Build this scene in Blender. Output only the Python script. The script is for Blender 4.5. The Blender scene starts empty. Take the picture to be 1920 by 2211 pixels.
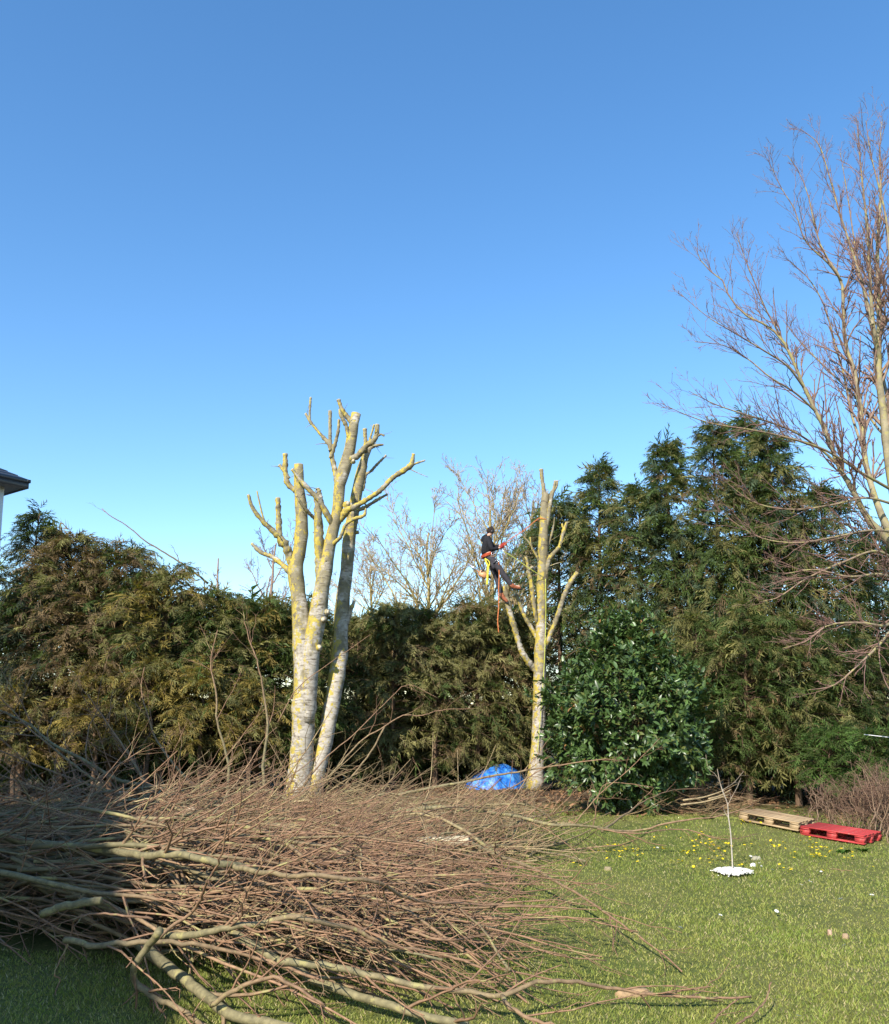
import bpy, math, random
import numpy as np
from math import radians, sin, cos, pi, sqrt
from mathutils import Vector

# ------------------------------------------------------------------ camera / light
SC = bpy.context.scene
EYE = 1.85                     # eye height, metres
FPX = 1925.0                   # focal length in photo pixels (1920 wide)
PX0, PY0 = 960.0, 1280.0       # principal point
PITCH = math.atan((1545 - 1280) / FPX)
CP, SP = cos(PITCH), sin(PITCH)

cam_d = bpy.data.cameras.new('camera')
cam = bpy.data.objects.new('camera', cam_d)
SC.collection.objects.link(cam)
cam.location = (0, 0, EYE)
cam.rotation_euler = (pi / 2 + PITCH, 0, 0)
cam_d.sensor_fit = 'HORIZONTAL'
cam_d.sensor_width = 36.0
cam_d.lens = 36.0 * FPX / 1920.0
cam_d.shift_y = (PY0 - 2211 / 2) / 1920.0
cam_d.clip_start = 0.1
cam_d.clip_end = 3000
SC.camera = cam

SUN_EL = radians(36)
SUN_DIR = np.array([-0.46, -0.888])          # horizontal direction towards the sun (behind left)
SUN_DIR = SUN_DIR / np.linalg.norm(SUN_DIR)
SUN_VEC = Vector((SUN_DIR[0] * cos(SUN_EL), SUN_DIR[1] * cos(SUN_EL), sin(SUN_EL)))

world = bpy.data.worlds.new('World')
SC.world = world
world.use_nodes = True
wn = world.node_tree
bg = wn.nodes['Background']
sky = wn.nodes.new('ShaderNodeTexSky')
sky.sky_type = 'NISHITA'
sky.sun_disc = False
sky.sun_elevation = SUN_EL
sky.sun_rotation = math.atan2(SUN_DIR[0], SUN_DIR[1])
sky.altitude = 0
sky.air_density = 1.0
sky.dust_density = 0.3
sky.ozone_density = 1.5
hs = wn.nodes.new('ShaderNodeHueSaturation')      # the phone's vivid rendering of a clear sky
hs.inputs['Saturation'].default_value = 1.26
hs.inputs['Hue'].default_value = 0.5
wn.links.new(sky.outputs[0], hs.inputs['Color'])
wn.links.new(hs.outputs[0], bg.inputs[0])
bg.inputs[1].default_value = 0.145

sun_d = bpy.data.lights.new('sun', 'SUN')
sun_d.energy = 4.3
sun_d.angle = radians(0.55)
sun_d.color = (1.0, 0.93, 0.82)
sun = bpy.data.objects.new('sun', sun_d)
SC.collection.objects.link(sun)
sun.rotation_euler = SUN_VEC.to_track_quat('Z', 'Y').to_euler()
sun.location = SUN_VEC * 60

SC.view_settings.view_transform = 'Standard'
SC.view_settings.look = 'None'
SC.view_settings.exposure = 0.88
SC.view_settings.gamma = 1.0
SC.view_settings.use_curve_mapping = False
SC.cycles.max_bounces = 6
SC.cycles.diffuse_bounces = 3
SC.cycles.transparent_max_bounces = 8

# ------------------------------------------------------------------ helpers
COL = SC.collection
A = np.array


def at(px, py, Y):
    """point on the sight line of a photo pixel at depth Y"""
    cx = (px - PX0) / FPX
    cy = -(py - PY0) / FPX
    d = A([cx, CP - cy * SP, SP + cy * CP])
    p = d * (Y / d[1])
    p[2] += EYE
    return p


def atz(px, py, h):
    """point on the sight line of a photo pixel at height h"""
    cx = (px - PX0) / FPX
    cy = -(py - PY0) / FPX
    d = A([cx, CP - cy * SP, SP + cy * CP])
    p = d * ((h - EYE) / d[2])
    p[2] += EYE
    return p


def gz(x, y):
    """height of the lawn"""
    return 0.030 * np.sin(x * 0.9 + 1.3) * np.cos(y * 0.55) + 0.018 * np.sin(x * 2.1 + y * 1.3) + 0.20 * np.exp(-((x - 4.7)**2 + (y - 14.6)**2) / 1.7)


def nrm(v):
    return v / np.maximum(np.linalg.norm(v, axis=-1, keepdims=True), 1e-9)


def make_mesh(name, V, F, C=None, smooth=True):
    V = np.ascontiguousarray(V, dtype=np.float32)
    F = np.ascontiguousarray(F, dtype=np.int32)
    me = bpy.data.meshes.new(name)
    me.vertices.add(len(V))
    me.vertices.foreach_set('co', V.ravel())
    k = F.shape[1]
    me.loops.add(F.size)
    me.loops.foreach_set('vertex_index', F.ravel())
    me.polygons.add(len(F))
    me.polygons.foreach_set('loop_start', np.arange(0, F.size, k, dtype=np.int32))
    if smooth:
        me.polygons.foreach_set('use_smooth', np.ones(len(F), dtype=bool))
    if C is not None:
        ca = me.color_attributes.new('tint', 'FLOAT_COLOR', 'POINT')
        C4 = np.ones((len(V), 4), dtype=np.float32)
        C4[:, :3] = C
        ca.data.foreach_set('color', C4.ravel())
    me.update(calc_edges=True)
    return me


class G:
    """collects triangles"""

    def __init__(self):
        self.V, self.F, self.C, self.n = [], [], [], 0

    def add(self, V, F, C=None):
        V = np.asarray(V, dtype=np.float32).reshape(-1, 3)
        F = np.asarray(F, dtype=np.int64).reshape(-1, 3)
        self.V.append(V)
        self.F.append(F + self.n)
        if C is None:
            C = np.ones((len(V), 3))
        C = np.asarray(C, dtype=np.float32)
        if C.ndim == 1:
            C = np.broadcast_to(C, (len(V), 3))
        self.C.append(C)
        self.n += len(V)
        return self

    def arrays(self):
        return np.concatenate(self.V), np.concatenate(self.F), np.concatenate(self.C)

    def mesh(self, name, origin=(0, 0, 0), smooth=True):
        V, F, C = self.arrays()
        return make_mesh(name, V - np.asarray(origin, dtype=np.float32), F, C, smooth)

    def build(self, name, mat, parent=None, origin=(0, 0, 0), smooth=True, loc=None):
        me = self.mesh(name, origin, smooth)
        return obj(name, me, mat, parent, loc)


def obj(name, me, mat, parent=None, loc=None):
    o = bpy.data.objects.new(name, me)
    if mat is not None and len(me.materials) == 0:
        me.materials.append(mat)
    COL.objects.link(o)
    if parent is not None:
        o.parent = parent
    if loc is not None:
        o.location = [float(c) for c in loc]
    return o


def tag(o, label=None, cat=None, group=None, kind=None):
    if label: o['label'] = label
    if cat: o['category'] = cat
    if group: o['group'] = group
    if kind: o['kind'] = kind
    return o


def thing(name, label, cat, loc=(0, 0, 0), group=None):
    o = bpy.data.objects.new(name, None)
    o.empty_display_size = 0.2
    COL.objects.link(o)
    o.location = [float(c) for c in loc]
    return tag(o, label, cat, group)


def tubes(P, R, S=5, cap0=False, cap1=False):
    """many tubes at once: P[B,K,3], R[B,K] -> V, F, ring radius per vertex"""
    P = np.asarray(P, float)
    R = np.asarray(R, float)
    if P.ndim == 2:
        P, R = P[None], R[None]
    B, K, _ = P.shape
    T = nrm(np.gradient(P, axis=1))
    D = nrm(P[:, -1] - P[:, 0])
    a = np.where(np.abs(D[:, 2:3]) > 0.8, A([[1.0, 0.1, 0.0]]), A([[0.0, 0.0, 1.0]]))
    ref = nrm(np.cross(D, a))
    loop = np.linalg.norm(P[:, -1] - P[:, 0], axis=1) < 1e-5
    if loop.any():
        pn = nrm(np.cross(P[:, K // 3] - P[:, 0], P[:, (2 * K) // 3] - P[:, 0]))
        ref = np.where(loop[:, None], pn, ref)
    ref = ref[:, None, :]
    N = nrm(ref - (ref * T).sum(-1, keepdims=True) * T)
    Bn = np.cross(T, N)
    ang = np.arange(S) * 2 * pi / S
    V = (P[:, :, None, :] + R[:, :, None, None] *
         (np.cos(ang)[None, None, :, None] * N[:, :, None, :] + np.sin(ang)[None, None, :, None] * Bn[:, :, None, :]))
    idx = np.arange(B * K * S).reshape(B, K, S)
    q0 = idx[:, :-1]
    q1 = np.roll(q0, -1, axis=2)
    q3 = idx[:, 1:]
    q2 = np.roll(q3, -1, axis=2)
    F = np.concatenate([np.stack([q0, q1, q2], -1).reshape(-1, 3), np.stack([q0, q2, q3], -1).reshape(-1, 3)])
    extra = []
    for on, k, rev in ((cap0, 0, True), (cap1, K - 1, False)):
        if on:
            for s in range(1, S - 1):
                tri = np.stack([idx[:, k, 0], idx[:, k, s], idx[:, k, s + 1]], -1)
                extra.append(tri[:, ::-1] if rev else tri)
    if extra:
        F = np.concatenate([F] + extra)
    rad = np.broadcast_to(R[:, :, None], (B, K, S)).reshape(-1)
    return V.reshape(-1, 3), F, rad


def spline(P, n):
    """Catmull-Rom through points (any width of row) resampled to n rows"""
    P = np.asarray(P, float)
    m = len(P)
    if m == 2:
        t = np.linspace(0, 1, n)[:, None]
        return P[0] * (1 - t) + P[1] * t
    d = np.r_[0, np.cumsum(np.linalg.norm(np.diff(P[:, :3], axis=0), axis=1) + 1e-6)]
    u = np.linspace(0, d[-1], n)
    out = np.zeros((n, P.shape[1]))
    tang = np.zeros_like(P)
    tang[1:-1] = (P[2:] - P[:-2]) / (d[2:] - d[:-2])[:, None]
    tang[0] = (P[1] - P[0]) / (d[1] - d[0])
    tang[-1] = (P[-1] - P[-2]) / (d[-1] - d[-2])
    j = np.clip(np.searchsorted(d, u, side='right') - 1, 0, m - 2)
    h = (d[j + 1] - d[j])[:, None]
    t = ((u - d[j]) / h[:, 0])[:, None]
    out = ((2 * t**3 - 3 * t**2 + 1) * P[j] + (t**3 - 2 * t**2 + t) * h * tang[j] +
           (-2 * t**3 + 3 * t**2) * P[j + 1] + (t**3 - t**2) * h * tang[j + 1])
    return out


def sprout(rng, P, R, n, t0=0.2, t1=1.0, ang=(25, 50), length=0.4, K=5, up=0.0, rf=0.6, rtip=0.3, wob=0.08,
           taper=0.5, flat=0.0, absl=None, bend=0.0, rmin=0.0):
    """n side shoots per parent axis"""
    B, K0, _ = P.shape
    t = rng.uniform(t0, t1, (B, n))
    t = np.sort(t, axis=1)
    f = t * (K0 - 1)
    i = np.clip(f.astype(int), 0, K0 - 2)
    w = (f - i)[..., None]
    bi = np.arange(B)[:, None]
    p = P[bi, i] * (1 - w) + P[bi, i + 1] * w
    tg = nrm(P[bi, i + 1] - P[bi, i])
    r = R[bi, i] * (1 - w[..., 0]) + R[bi, i + 1] * w[..., 0]
    Lp = np.linalg.norm(np.diff(P, axis=1), axis=2).sum(1)[:, None]
    L = (Lp * length if absl is None else np.full((B, 1), absl)) * (1 - taper * t) * rng.uniform(0.55, 1.2, (B, n))
    rv = nrm(rng.normal(size=(B, n, 3)) * A([1, 1, 1 - flat]))
    perp = nrm(rv - (rv * tg).sum(-1, keepdims=True) * tg)
    a = np.radians(rng.uniform(ang[0], ang[1], (B, n)))[..., None]
    d = tg * np.cos(a) + perp * np.sin(a)
    d[..., 2] += up
    d = nrm(d)
    s = np.linspace(0, 1, K)
    Q = p[:, :, None, :] + d[:, :, None, :] * (L[..., None, None] * s[None, None, :, None])
    bd = rng.normal(size=(B, n, 3)) * 0.18
    bd[..., 2] += bend
    Q = Q + bd[:, :, None, :] * (L[..., None, None] * (s**2)[None, None, :, None])
    wb = rng.normal(size=(B, n, K, 3)) * wob
    wb[:, :, 0] = 0
    Q = Q + wb * (L[..., None, None] / K)
    rr = np.maximum(r * rf, rmin)
    Rn = rr[..., None] * (1 - (1 - rtip) * s)
    return Q.reshape(B * n, K, 3), Rn.reshape(B * n, K)


def lerp(a, b, t):
    return a + (b - a) * t


def sstep(a, b, x):
    t = np.clip((x - a) / (b - a), 0, 1)
    return t * t * (3 - 2 * t)


# ------------------------------------------------------------------ materials
def new_mat(name):
    m = bpy.data.materials.new(name)
    m.use_nodes = True
    return m, m.node_tree, m.node_tree.nodes['Principled BSDF']


def nd(nt, typ, **kw):
    n = nt.nodes.new(typ)
    for k, v in kw.items():
        setattr(n, k, v)
    return n


def ramp(nt, stops, fac):
    r = nd(nt, 'ShaderNodeValToRGB')
    e = r.color_ramp.elements
    while len(e) < len(stops):
        e.new(0.5)
    for el, (p, c) in zip(e, stops):
        el.position = p
        el.color = (*c, 1) if len(c) == 3 else c
    nt.links.new(fac, r.inputs[0])
    return r.outputs[0]


def noise(nt, scale, detail=3, rough=0.55, vec=None, dist=0.0):
    n = nd(nt, 'ShaderNodeTexNoise')
    n.inputs['Scale'].default_value = scale
    n.inputs['Detail'].default_value = detail
    n.inputs['Roughness'].default_value = rough
    n.inputs['Distortion'].default_value = dist
    if vec is not None:
        nt.links.new(vec, n.inputs['Vector'])
    return n.outputs['Fac']


def mix(nt, fac, a, b, mode='MIX'):
    m = nd(nt, 'ShaderNodeMix', data_type='RGBA', blend_type=mode)
    for sock, v in ((m.inputs[0], fac), (m.inputs[6], a), (m.inputs[7], b)):
        if isinstance(v, (int, float)):
            sock.default_value = v
        elif isinstance(v, tuple):
            sock.default_value = (*v, 1)
        else:
            nt.links.new(v, sock)
    return m.outputs[2]


def objvec(nt, scale=(1, 1, 1)):
    tc = nd(nt, 'ShaderNodeTexCoord')
    mp = nd(nt, 'ShaderNodeMapping')
    mp.inputs['Scale'].default_value = scale
    nt.links.new(tc.outputs['Object'], mp.inputs[0])
    return mp.outputs[0]


def bump(nt, p, h, strength=0.4, dist=0.01):
    b = nd(nt, 'ShaderNodeBump')
    b.inputs['Strength'].default_value = strength
    b.inputs['Distance'].default_value = dist
    nt.links.new(h, b.inputs['Height'])
    nt.links.new(b.outputs[0], p.inputs['Normal'])


def plain(name, col, rough=0.6, spec=0.4, metal=0.0, var=0.15, scale=30, bmp=0.0):
    m, nt, p = new_mat(name)
    n = noise(nt, scale, 4, vec=objvec(nt))
    d = tuple(max(0, c * (1 - var)) for c in col)
    l = tuple(min(1, c * (1 + var)) for c in col)
    nt.links.new(ramp(nt, [(0.3, d), (0.7, l)], n), p.inputs['Base Color'])
    p.inputs['Roughness'].default_value = rough
    p.inputs['Specular IOR Level'].default_value = spec
    p.inputs['Metallic'].default_value = metal
    if bmp:
        bump(nt, p, n, bmp)
    return m


def leaf_mat(name, rough=0.6, spec=0.3, trans=0.25, tcol=(1.1, 1.25, 0.6)):
    m, nt, p = new_mat(name)
    at_ = nd(nt, 'ShaderNodeAttribute', attribute_name='tint')
    nt.links.new(at_.outputs['Color'], p.inputs['Base Color'])
    p.inputs['Roughness'].default_value = rough
    p.inputs['Specular IOR Level'].default_value = spec
    tr = nd(nt, 'ShaderNodeBsdfTranslucent')
    nt.links.new(mix(nt, 1.0, at_.outputs['Color'], tcol, 'MULTIPLY'), tr.inputs[0])
    ms = nd(nt, 'ShaderNodeMixShader')
    ms.inputs[0].default_value = trans
    nt.links.new(p.outputs[0], ms.inputs[1])
    nt.links.new(tr.outputs[0], ms.inputs[2])
    nt.links.new(ms.outputs[0], nt.nodes['Material Output'].inputs[0])
    return m


def wood_mat(name, rough=0.75, lichen=0.0, scale=22):
    """bark: colour by the tint attribute, mottled; optional yellow-green lichen"""
    m, nt, p = new_mat(name)
    at_ = nd(nt, 'ShaderNodeAttribute', attribute_name='tint')
    v = objvec(nt)
    n1 = noise(nt, scale, 4, 0.6, v)
    c = mix(nt, 1.0, at_.outputs['Color'], ramp(nt, [(0.3, (0.62, 0.62, 0.62)), (0.7, (1.35, 1.33, 1.28))], n1), 'MULTIPLY')
    if lichen:
        n2 = noise(nt, 9, 5, 0.65, v)
        f = ramp(nt, [(0.60 - lichen * 0.12, (0, 0, 0)), (0.66 - lichen * 0.1, (1, 1, 1))], n2)
        c = mix(nt, f, c, (0.30, 0.265, 0.11))
    nt.links.new(c, p.inputs['Base Color'])
    p.inputs['Roughness'].default_value = rough
    p.inputs['Specular IOR Level'].default_value = 0.25
    bump(nt, p, n1, 0.35, 0.006)
    return m


def cherry_bark(name, white_lo, white_hi):
    """smooth grey-white trunk with dark horizontal dashes, tan upper stems and yellow lichen crusts"""
    m, nt, p = new_mat(name)
    v = objvec(nt)
    geo = nd(nt, 'ShaderNodeNewGeometry')
    sep = nd(nt, 'ShaderNodeSeparateXYZ')
    nt.links.new(v, sep.inputs[0])
    big = noise(nt, 2.2, 4, 0.6, v)
    tan = ramp(nt, [(0.25, (0.13, 0.105, 0.06)), (0.5, (0.22, 0.185, 0.11)), (0.78, (0.32, 0.285, 0.19))], noise(nt, 5.0, 5, 0.6, v))
    white = ramp(nt, [(0.32, (0.13, 0.105, 0.07)), (0.46, (0.36, 0.32, 0.26)), (0.7, (0.53, 0.485, 0.41))], noise(nt, 7, 5, 0.65, objvec(nt, (1, 1, 2.2))))
    # whiteness falls with height, ragged
    zr = nd(nt, 'ShaderNodeMapRange')
    zr.inputs['From Min'].default_value = white_lo
    zr.inputs['From Max'].default_value = white_hi
    zr.inputs['To Min'].default_value = 0.95
    zr.inputs['To Max'].default_value = 0.05
    nt.links.new(sep.outputs['Z'], zr.inputs['Value'])
    ad = nd(nt, 'ShaderNodeMath', operation='ADD')
    nt.links.new(zr.outputs[0], ad.inputs[0])
    nt.links.new(ramp(nt, [(0.32, (0, 0, 0)), (0.68, (0.95, 0.95, 0.95))], big), ad.inputs[1])
    fac = ramp(nt, [(0.72, (0, 0, 0)), (1.0, (1, 1, 1))], ad.outputs[0])
    c = mix(nt, fac, tan, white)
    # horizontal lenticel dashes
    d1 = noise(nt, 1.0, 3, 0.6, objvec(nt, (4.5, 4.5, 30)))
    c = mix(nt, ramp(nt, [(0.58, (0, 0, 0)), (0.66, (0.9, 0.9, 0.9))], d1), c, (0.10, 0.078, 0.055))
    # lichen: yellow crust, more on the weather (left/front) side
    sepn = nd(nt, 'ShaderNodeSeparateXYZ')
    nt.links.new(geo.outputs['Normal'], sepn.inputs[0])
    side = nd(nt, 'ShaderNodeMath', operation='MULTIPLY_ADD')
    nt.links.new(sepn.outputs['X'], side.inputs[0])
    side.inputs[1].default_value = -0.10
    nt.links.new(noise(nt, 9.0, 8, 0.74, objvec(nt, (1, 1, 0.75))), side.inputs[2])
    zone = noise(nt, 0.9, 2, 0.5, v)
    zz = nd(nt, 'ShaderNodeMath', operation='MULTIPLY_ADD')
    nt.links.new(zone, zz.inputs[0])
    zz.inputs[1].default_value = 0.35
    nt.links.new(side.outputs[0], zz.inputs[2])
    ly = ramp(nt, [(0.712, (0, 0, 0)), (0.742, (1, 1, 1))], zz.outputs[0])
    lc = ramp(nt, [(0.3, (0.28, 0.23, 0.07)), (0.7, (0.50, 0.38, 0.05))], noise(nt, 18, 3, 0.6, v))
    c = mix(nt, ly, c, lc)
    nt.links.new(c, p.inputs['Base Color'])
    p.inputs['Roughness'].default_value = 0.7
    p.inputs['Specular IOR Level'].default_value = 0.25
    hb = nd(nt, 'ShaderNodeMath', operation='ADD')
    nt.links.new(d1, hb.inputs[0])
    nt.links.new(noise(nt, 14, 5, 0.65, v), hb.inputs[1])
    bump(nt, p, hb.outputs[0], 0.5, 0.012)
    return m


M = {}
M['conifer'] = leaf_mat('conifer_sprays', 0.6, 0.25, 0.3)
M['laurel'] = leaf_mat('laurel_leaves', 0.36, 0.5, 0.12, (1.0, 1.3, 0.5))
M['grass'] = leaf_mat('grass_blades', 0.55, 0.25, 0.3)
M['twig'] = wood_mat('twig_bark', 0.65)
M['branch'] = wood_mat('branch_bark', 0.7, 0.12)
M['lichen_twig'] = wood_mat('lichen_twig_bark', 0.8, 0.8, 6)
M['bark1'] = cherry_bark('pale_bark_tall', 0.8, 6.2)
M['bark2'] = cherry_bark('pale_bark_short', 0.0, 6.0)
M['conifer_trunk'] = plain('conifer_trunk_bark', (0.13, 0.085, 0.055), 0.85, 0.15, var=0.4, scale=14, bmp=0.6)


def cut_mat():
    m, nt, p = new_mat('fresh_cut_wood')
    v = objvec(nt)
    n = noise(nt, 40, 4, 0.6, v)
    nt.links.new(ramp(nt, [(0.3, (0.46, 0.36, 0.22)), (0.7, (0.66, 0.57, 0.42))], n), p.inputs['Base Color'])
    p.inputs['Roughness'].default_value = 0.8
    bump(nt, p, n, 0.3, 0.004)
    return m


M['cut'] = cut_mat()


def lawn_mat():
    m, nt, p = new_mat('lawn_turf')
    v = objvec(nt)
    a = noise(nt, 0.55, 4, 0.6, v)
    b = noise(nt, 5.0, 5, 0.65, v)
    f = noise(nt, 60, 4, 0.7, objvec(nt, (1, 0.6, 1)))
    c = ramp(nt, [(0.3, (0.06, 0.085, 0.02)), (0.55, (0.115, 0.135, 0.035)), (0.75, (0.19, 0.175, 0.065))], b)
    c = mix(nt, ramp(nt, [(0.4, (0, 0, 0)), (0.65, (0.6, 0.6, 0.6))], a), c, (0.18, 0.165, 0.06))
    c = mix(nt, 1.0, c, ramp(nt, [(0.3, (0.55, 0.55, 0.5)), (0.7, (1.35, 1.35, 1.3))], f), 'MULTIPLY')
    # bare earth with dead leaves under the hedge (far side of the lawn)
    sep = nd(nt, 'ShaderNodeSeparateXYZ')
    nt.links.new(v, sep.inputs[0])
    mr = nd(nt, 'ShaderNodeMath', operation='MULTIPLY_ADD')
    nt.links.new(a, mr.inputs[0])
    mr.inputs[1].default_value = 5.0
    nt.links.new(sep.outputs['Y'], mr.inputs[2])
    mr2 = nd(nt, 'ShaderNodeMapRange')
    mr2.inputs['From Min'].default_value = 20.0
    mr2.inputs['From Max'].default_value = 22.5
    nt.links.new(mr.outputs[0], mr2.inputs['Value'])
    soil = ramp(nt, [(0.3, (0.045, 0.030, 0.018)), (0.6, (0.11, 0.072, 0.042)), (0.8, (0.20, 0.13, 0.075))], noise(nt, 14, 5, 0.7, v))
    c = mix(nt, mr2.outputs[0], c, soil)
    nt.links.new(c, p.inputs['Base Color'])
    p.inputs['Roughness'].default_value = 0.9
    p.inputs['Specular IOR Level'].default_value = 0.15
    bump(nt, p, f, 0.6, 0.02)
    return m


M['lawn'] = lawn_mat()

# ------------------------------------------------------------------ ground
def build_ground():
    xs = np.unique(np.r_[np.linspace(-14, 14, 113), -np.geomspace(14, 900, 26), np.geomspace(14, 900, 26)])
    ys = np.unique(np.r_[np.linspace(-4, 26, 121), -np.geomspace(4, 900, 22), np.geomspace(26, 1200, 26)])
    X, Y = np.meshgrid(xs, ys, indexing='ij')
    near = sstep(40, 20, np.abs(X)) * sstep(60, 30, np.abs(Y))
    Z = gz(X, Y) * near
    V = np.stack([X, Y, Z], -1).reshape(-1, 3)
    n = len(ys)
    i = (np.arange(len(xs) - 1)[:, None] * n + np.arange(n - 1)[None]).ravel()
    F = np.concatenate([np.stack([i, i + n, i + n + 1], -1), np.stack([i, i + n + 1, i + 1], -1)])
    o = obj('ground', make_mesh('ground', V, F), M['lawn'])
    tag(o, 'mown lawn with worn yellowish patches and bare soil under the hedge', kind='structure')


build_ground()

# ------------------------------------------------------------------ houses
def box_arrays(x0, x1, y0, y1, z0, z1):
    V = A([[x, y, z] for x in (x0, x1) for y in (y0, y1) for z in (z0, z1)], float)
    F = A([[0, 1, 3], [0, 3, 2], [4, 6, 7], [4, 7, 5], [0, 4, 5], [0, 5, 1], [2, 3, 7], [2, 7, 6], [0, 2, 6], [0, 6, 4], [1, 5, 7], [1, 7, 3]])
    return V, F


def rotz(V, a):
    c, s = cos(a), sin(a)
    return np.stack([V[:, 0] * c - V[:, 1] * s, V[:, 0] * s + V[:, 1] * c, V[:, 2]], -1)


M['render_white'] = plain('white_render', (0.80, 0.79, 0.76), 0.85, 0.2, var=0.04, scale=60, bmp=0.15)
M['slate'] = plain('slate_roof', (0.075, 0.08, 0.095), 0.55, 0.4, var=0.3, scale=9, bmp=0.4)
M['dark_trim'] = plain('anthracite_gutter', (0.045, 0.048, 0.055), 0.4, 0.5, var=0.1)
M['soffit'] = plain('grey_soffit', (0.12, 0.12, 0.125), 0.6, 0.3, var=0.1)


def hip_house(name, label, corner, alpha, L, D, eave, over, rise, z0=-0.2):
    """corner = wall corner where front (running to -u) and the right side meet; u along the front"""
    t = thing(name, label, 'house', (corner[0], corner[1], 0))

    def P(a, b, z):          # a along front (to the left negative), b to the back
        c, s = cos(alpha), sin(alpha)
        return [a * c - b * s, a * s + b * c, z]
    g = G()
    V, F = box_arrays(-L, 0, 0, D, z0, eave - 0.02)
    g.add(rotz(V, alpha), F)
    g.build('wall', M['render_white'], t, smooth=False)
    # soffit slab, gutter and hipped roof
    g = G()
    V, F = box_arrays(-L - over + 0.02, over - 0.02, -over + 0.02, D + over - 0.02, eave - 0.01, eave + 0.05)
    g.add(rotz(V, alpha), F)
    g.build('soffit', M['soffit'], t, smooth=False)
    for (x0, x1, y0, y1) in ((-L - over, over, -over - 0.02, -over + 0.018), (-L - over, over, D + over - 0.018, D + over + 0.02),
                             (over - 0.018, over + 0.02, -over - 0.02, D + over + 0.02), (-L - over - 0.02, -L - over + 0.018, -over - 0.02, D + over + 0.02)):
        g = G()
        V, F = box_arrays(x0, x1, y0, y1, eave - 0.06, eave + 0.13)
        g.add(rotz(V, alpha), F)
        V, F = box_arrays(x0 - 0.035, x1 + 0.035, y0 - 0.035, y1 + 0.035, eave + 0.11, eave + 0.2)
        g.add(rotz(V, alpha), F)
        g.build('gutter', M['dark_trim'], t, smooth=False)
    # roof in stepped slate courses
    g = G()
    n = 22
    hw = (D + 2 * over) / 2
    for k in range(n):
        i0, i1 = hw * k / n, hw * (k + 1.04) / n
        za, zb = eave + 0.2 + rise * k / n, eave + 0.2 + rise * (k + 1) / n
        ring = []
        for ins, z in ((i0, za + 0.015), (i1, zb), (i0, za - 0.01)):
            ring.append([P(-L - over + ins, -over + ins, z), P(over - ins, -over + ins, z), P(over - ins, D + over - ins, z), P(-L - over + ins, D + over - ins, z)])
        V = A(ring).reshape(-1, 3)
        F = []
        for s in range(4):
            e = (s + 1) % 4
            F += [[s, e, 4 + e], [s, 4 + e, 4 + s], [8 + s, 8 + e, e], [8 + s, e, s]]
        g.add(V, F)
    g.build('roof', M['slate'], t, smooth=False)
    return t


c = at(9, 1058, 25.0)
hip_house('house', 'white rendered house with dark slate hip roof beyond the left end of the hedge', (c[0], c[1]), radians(53), 9, 8, c[2] + .12, 0.45, 2.6)
# the photographer's own house, out of the picture on the left: it shades the left of the brush pile
HALPHA = math.atan2(.98, -.17)       # direction of its eave facing the garden


def own_house():
    t = thing('house', 'white house close on the left whose shadow lies over the brush pile', 'house', (-5.05, -4.1, 0))
    alpha = HALPHA
    g = G()
    V, F = box_arrays(0.3, 15.9, 0.35, 8, -0.2, 5.9)
    g.add(rotz(V, alpha), F)
    g.build('wall', M['render_white'], t, smooth=False)
    g = G()
    V, F = A([[0, 0, 5.9], [15.2, 0, 5.9], [15.2, 4.2, 9.3], [0, 4.2, 9.3], [0, 8.4, 5.9], [15.2, 8.4, 5.9],
              [0, 0, 6.05], [15.2, 0, 6.05], [15.2, 4.2, 9.45], [0, 4.2, 9.45], [0, 8.4, 6.05], [15.2, 8.4, 6.05]], float), []
    quads = [(6, 7, 8, 9), (9, 8, 11, 10), (0, 3, 2, 1), (3, 4, 5, 2), (0, 1, 7, 6), (4, 10, 11, 5), (0, 6, 9, 3), (3, 9, 10, 4), (1, 2, 8, 7), (2, 5, 11, 8)]
    for q in quads:
        F += [[q[0], q[1], q[2]], [q[0], q[2], q[3]]]
    g.add(rotz(V, alpha), F)
    g.build('roof', M['slate'], t, smooth=False)
    g = G()
    for x in (0.32, 14.8):
        V = A([[x, .36, 5.88], [x, 8.0, 5.88], [x, 4.2, 9.2], [x + .1, .36, 5.88], [x + .1, 8.0, 5.88], [x + .1, 4.2, 9.2]])
        g.add(rotz(V, alpha), [[0, 1, 2], [3, 5, 4], [0, 3, 1], [1, 3, 4], [1, 4, 2], [2, 4, 5], [2, 5, 0], [0, 5, 3]])
    g.build('gable', M['render_white'], t, smooth=False)


own_house()

# ------------------------------------------------------------------ conifers
def spray_template(npair=3):
    V, F, tip = [], [], []

    def tri(a, b, c, ta, tb, tc):
        k = len(V)
        V.extend([a, b, c]); tip.extend([ta, tb, tc]); F.append([k, k + 1, k + 2])
    for i in range(npair):
        x = 0.06 + 0.66 * i / (npair - 1)
        l = 0.46 * (1 - x) + 0.14
        for s in (-1, 1):
            a = radians(33 + 10 * (i % 2) + 4 * s)
            x_ = x + .06 * s
            tipx, tipy = x_ + l * cos(a), s * l * sin(a)
            z0 = -0.25 * x_**2
            w = 0.07
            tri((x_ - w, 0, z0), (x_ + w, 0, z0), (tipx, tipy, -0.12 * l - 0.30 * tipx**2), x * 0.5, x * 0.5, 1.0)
    tri((0.25, -0.035, -.02), (0.25, 0.035, -.02), (1.08, 0, -0.33), 0.2, 0.2, 1)
    return A(V), A(F), A(tip)


SPV, SPF, SPT = spray_template(3)


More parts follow.
